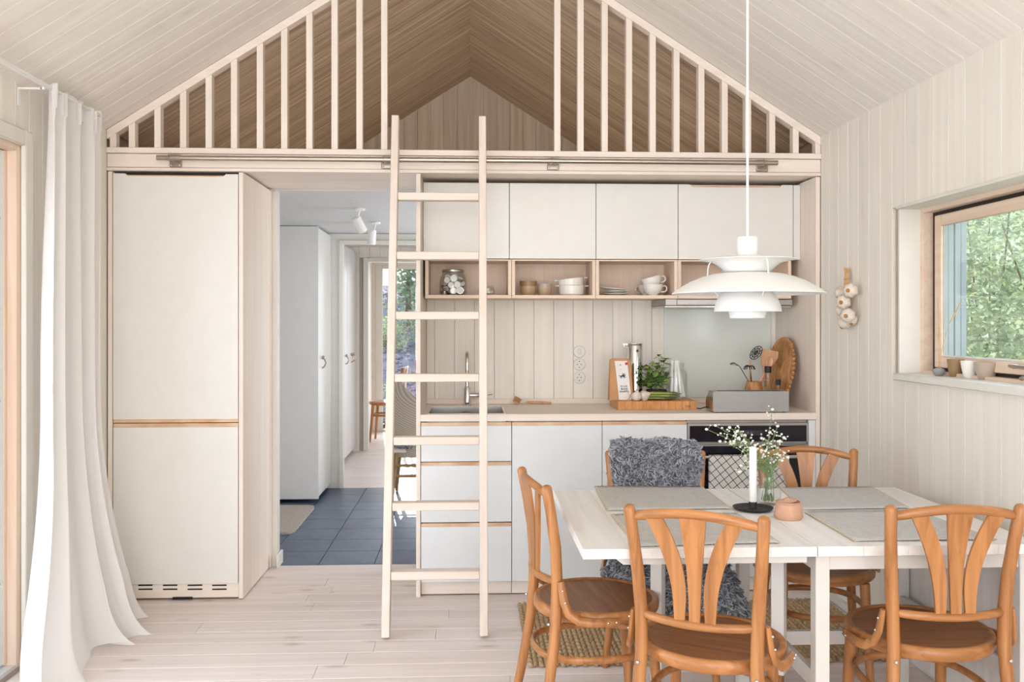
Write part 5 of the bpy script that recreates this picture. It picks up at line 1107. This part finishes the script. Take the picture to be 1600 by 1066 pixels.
b = MB(); b.grid(hide, 24, 50); o = b.build('hide', 'wool_hide', sk1, angle=80); md = o.modifiers.new('t', 'SOLIDIFY'); md.thickness = .004; md.offset = 0
curls(hide, 9500, 4, sk1, ['wool', 'wool_dark', 'wool'], 1.5)
hs_ = thing('sheepskin', 'grey curly sheepskin on the seat of the plywood hall chair', 'sheepskin', (hx, hy_, .41))
def hide2(u, v): s = 2 * u - 1; q = 2 * v - 1; return V((hx + .24 * s, hy_ + .22 * q, .418 - .02 * max(abs(s), abs(q)) ** 6))
MB().grid(hide2, 10, 10).build('hide', 'wool_hide', hs_, angle=80); curls(hide2, 1500, 6, hs_, ['wool', 'wool_dark'], 1.4)
# ================================================================= OUTSIDE
tag(box(-12, -1.97, -6, 14, -.16, -.06).build('terrace', 'terrace'), kind='structure')
tag(MB().grid(lambda u, v: V((1.97 + 20 * v, -8 + 32 * u, -.3 + .85 * max(0, 20 * v - 5.5) + .15 * math.sin(u * 60 + v * 9) * min(1, v * 3))), 60, 40).build('ground_side', 'leaf_1'), kind='structure')
def leaves(fn, n, seed, size, names, parent, mats):
    rr = random.Random(seed); mb = [MB() for _ in mats]
    for k in range(n):
        p, d = fn(rr); a_ = V((rr.uniform(-1, 1), rr.uniform(-1, 1), rr.uniform(-.6, .6))).normalized(); c_ = a_.cross(V((rr.uniform(-1, 1), rr.uniform(-1, 1), rr.uniform(-1, 1)))).normalized(); s = size * rr.uniform(.6, 1.4)
        mb[k % len(mats)]._add([p - a_ * s, p + c_ * s * .45, p + a_ * s, p - c_ * s * .45], [(0, 1, 2, 3)])
    for b, m_ in zip(mb, mats): tag(b.build(names, m_, parent, angle=180), kind='stuff')
def bush(lab, c, r_, h_, seed, n=5000, mats=('leaf_0', 'leaf_1', 'leaf_2'), size=.055):
    t = thing('bush', lab, 'bush', c, group=None); b = MB(); rr = random.Random(seed)
    for k in range(6): an = rr.uniform(0, 6.28); b.tube([c, c + V((.3 * r_ * math.cos(an), .3 * r_ * math.sin(an), h_ * .4)), c + V((.7 * r_ * math.cos(an), .7 * r_ * math.sin(an), h_ * .8))], [.02, .014, .006], 6)
    b.build('stems', 'bark', t)
    cl_ = [(rr.uniform(-.75, .75) * r_, rr.uniform(-.75, .75) * r_, rr.uniform(.12, .9) * h_, rr.uniform(.25, .45) * r_) for _ in range(40)]
    def f(r2):
        q = r2.choice(cl_); d = V((r2.gauss(0, 1), r2.gauss(0, 1), r2.gauss(0, 1))).normalized(); return c + V((q[0], q[1], q[2])) + d * q[3] * r2.uniform(.6, 1.05), d
    leaves(f, n, seed, size, 'foliage', t, mats)
for i, (x, y_, r_, h_, lb_) in enumerate(((5.4, 7.6, 1.7, 3.4, 'dense light green bush filling the left part of the window view'), (6.3, 10.6, 1.9, 3.9, 'taller green bush farther back behind the window glass'), (5.2, 4.8, 1.5, 3.2, 'green bush at the right edge of the window view'), (8.2, 7.6, 2.2, 4.6, 'tall pale green bush rising highest behind the window'))):
    bush(lb_, V((x, y_, -.3)), r_, h_, 20 + i, 18000, size=.036)
# slope outside the far window
def slope(u, v): x = -7 + 14 * u; y_ = 12.1 + 9 * v; return V((x, y_, -.05 + .28 * max(0, y_ - 12.6) + .08 * math.sin(x * 3 + y_ * 2)))
sl = MB().grid(slope, 40, 30).build('gravel_slope', 'gravel'); tag(sl, kind='structure')
b = MB(); rr = random.Random(8)
for k in range(2600):
    q = slope(.5 + rr.uniform(-.22, .14), rr.random() ** 1.3); s = rr.uniform(.015, .07); b.ball(q, s, 5, 3, .6)
tag(b.build('stones', 'stone', sl, angle=20), kind='stuff')
tag(box(-8, 8, 11.4, 12.6, -.3, -.05).build('ground_far', 'grass'), kind='structure')
def conifer(lab, c, h_, r_, seed, mats):
    t = thing('tree', lab, 'tree', c); MB().tube([c, c + V((0, 0, h_))], [.07, .01], 7).build('trunk', 'bark', t)
    def f(r2):
        z = r2.random() ** .8; rad = r_ * .6 * (1 - z) * r2.uniform(.1, 1); an = r2.choice(range(9)) * .7 + z * 13 + r2.uniform(-.25, .25); return c + V((rad * math.cos(an), rad * math.sin(an), .3 + h_ * z - rad * .25)), None
    leaves(f, 1300, seed, .06, 'foliage', t, mats)
for i, (x, y_, h_, r_, m_, lb_) in enumerate(((-1.2, 17.4, 2.2, .9, ('leaf_1', 'leaf_3'), 'slim dark conifer rising centrally above the gravel slope'), (-1.95, 16.6, 1.8, .8, ('leaf_0', 'leaf_3'), 'conifer at the left edge of the far window view'), (-.5, 18.2, 2.4, .9, ('leaf_3', 'leaf_1'), 'tallest pale conifer at the right behind the slope'))):
    conifer(lb_, V((x, y_, slope(.5, (y_ - 12.1) / 9).z - .05)), h_, r_, 40 + i, m_)
for i, (x, y_, r_, h_, lb_) in enumerate(((-1.5, 15.9, .45, .6, 'yellow-green shrub on the crest of the gravel slope'), (-.75, 16.3, .4, .55, 'small yellow-green shrub right of centre on the slope crest'), (-1.42, 12.2, .25, .7, 'low green shrub by the far window, lower left'))):
    bush(lb_, V((x, y_, slope(.5, max(0, (y_ - 12.1) / 9)).z - .05)), r_, h_, 60 + i, 1500, ('leaf_2', 'leaf_0'), .03)
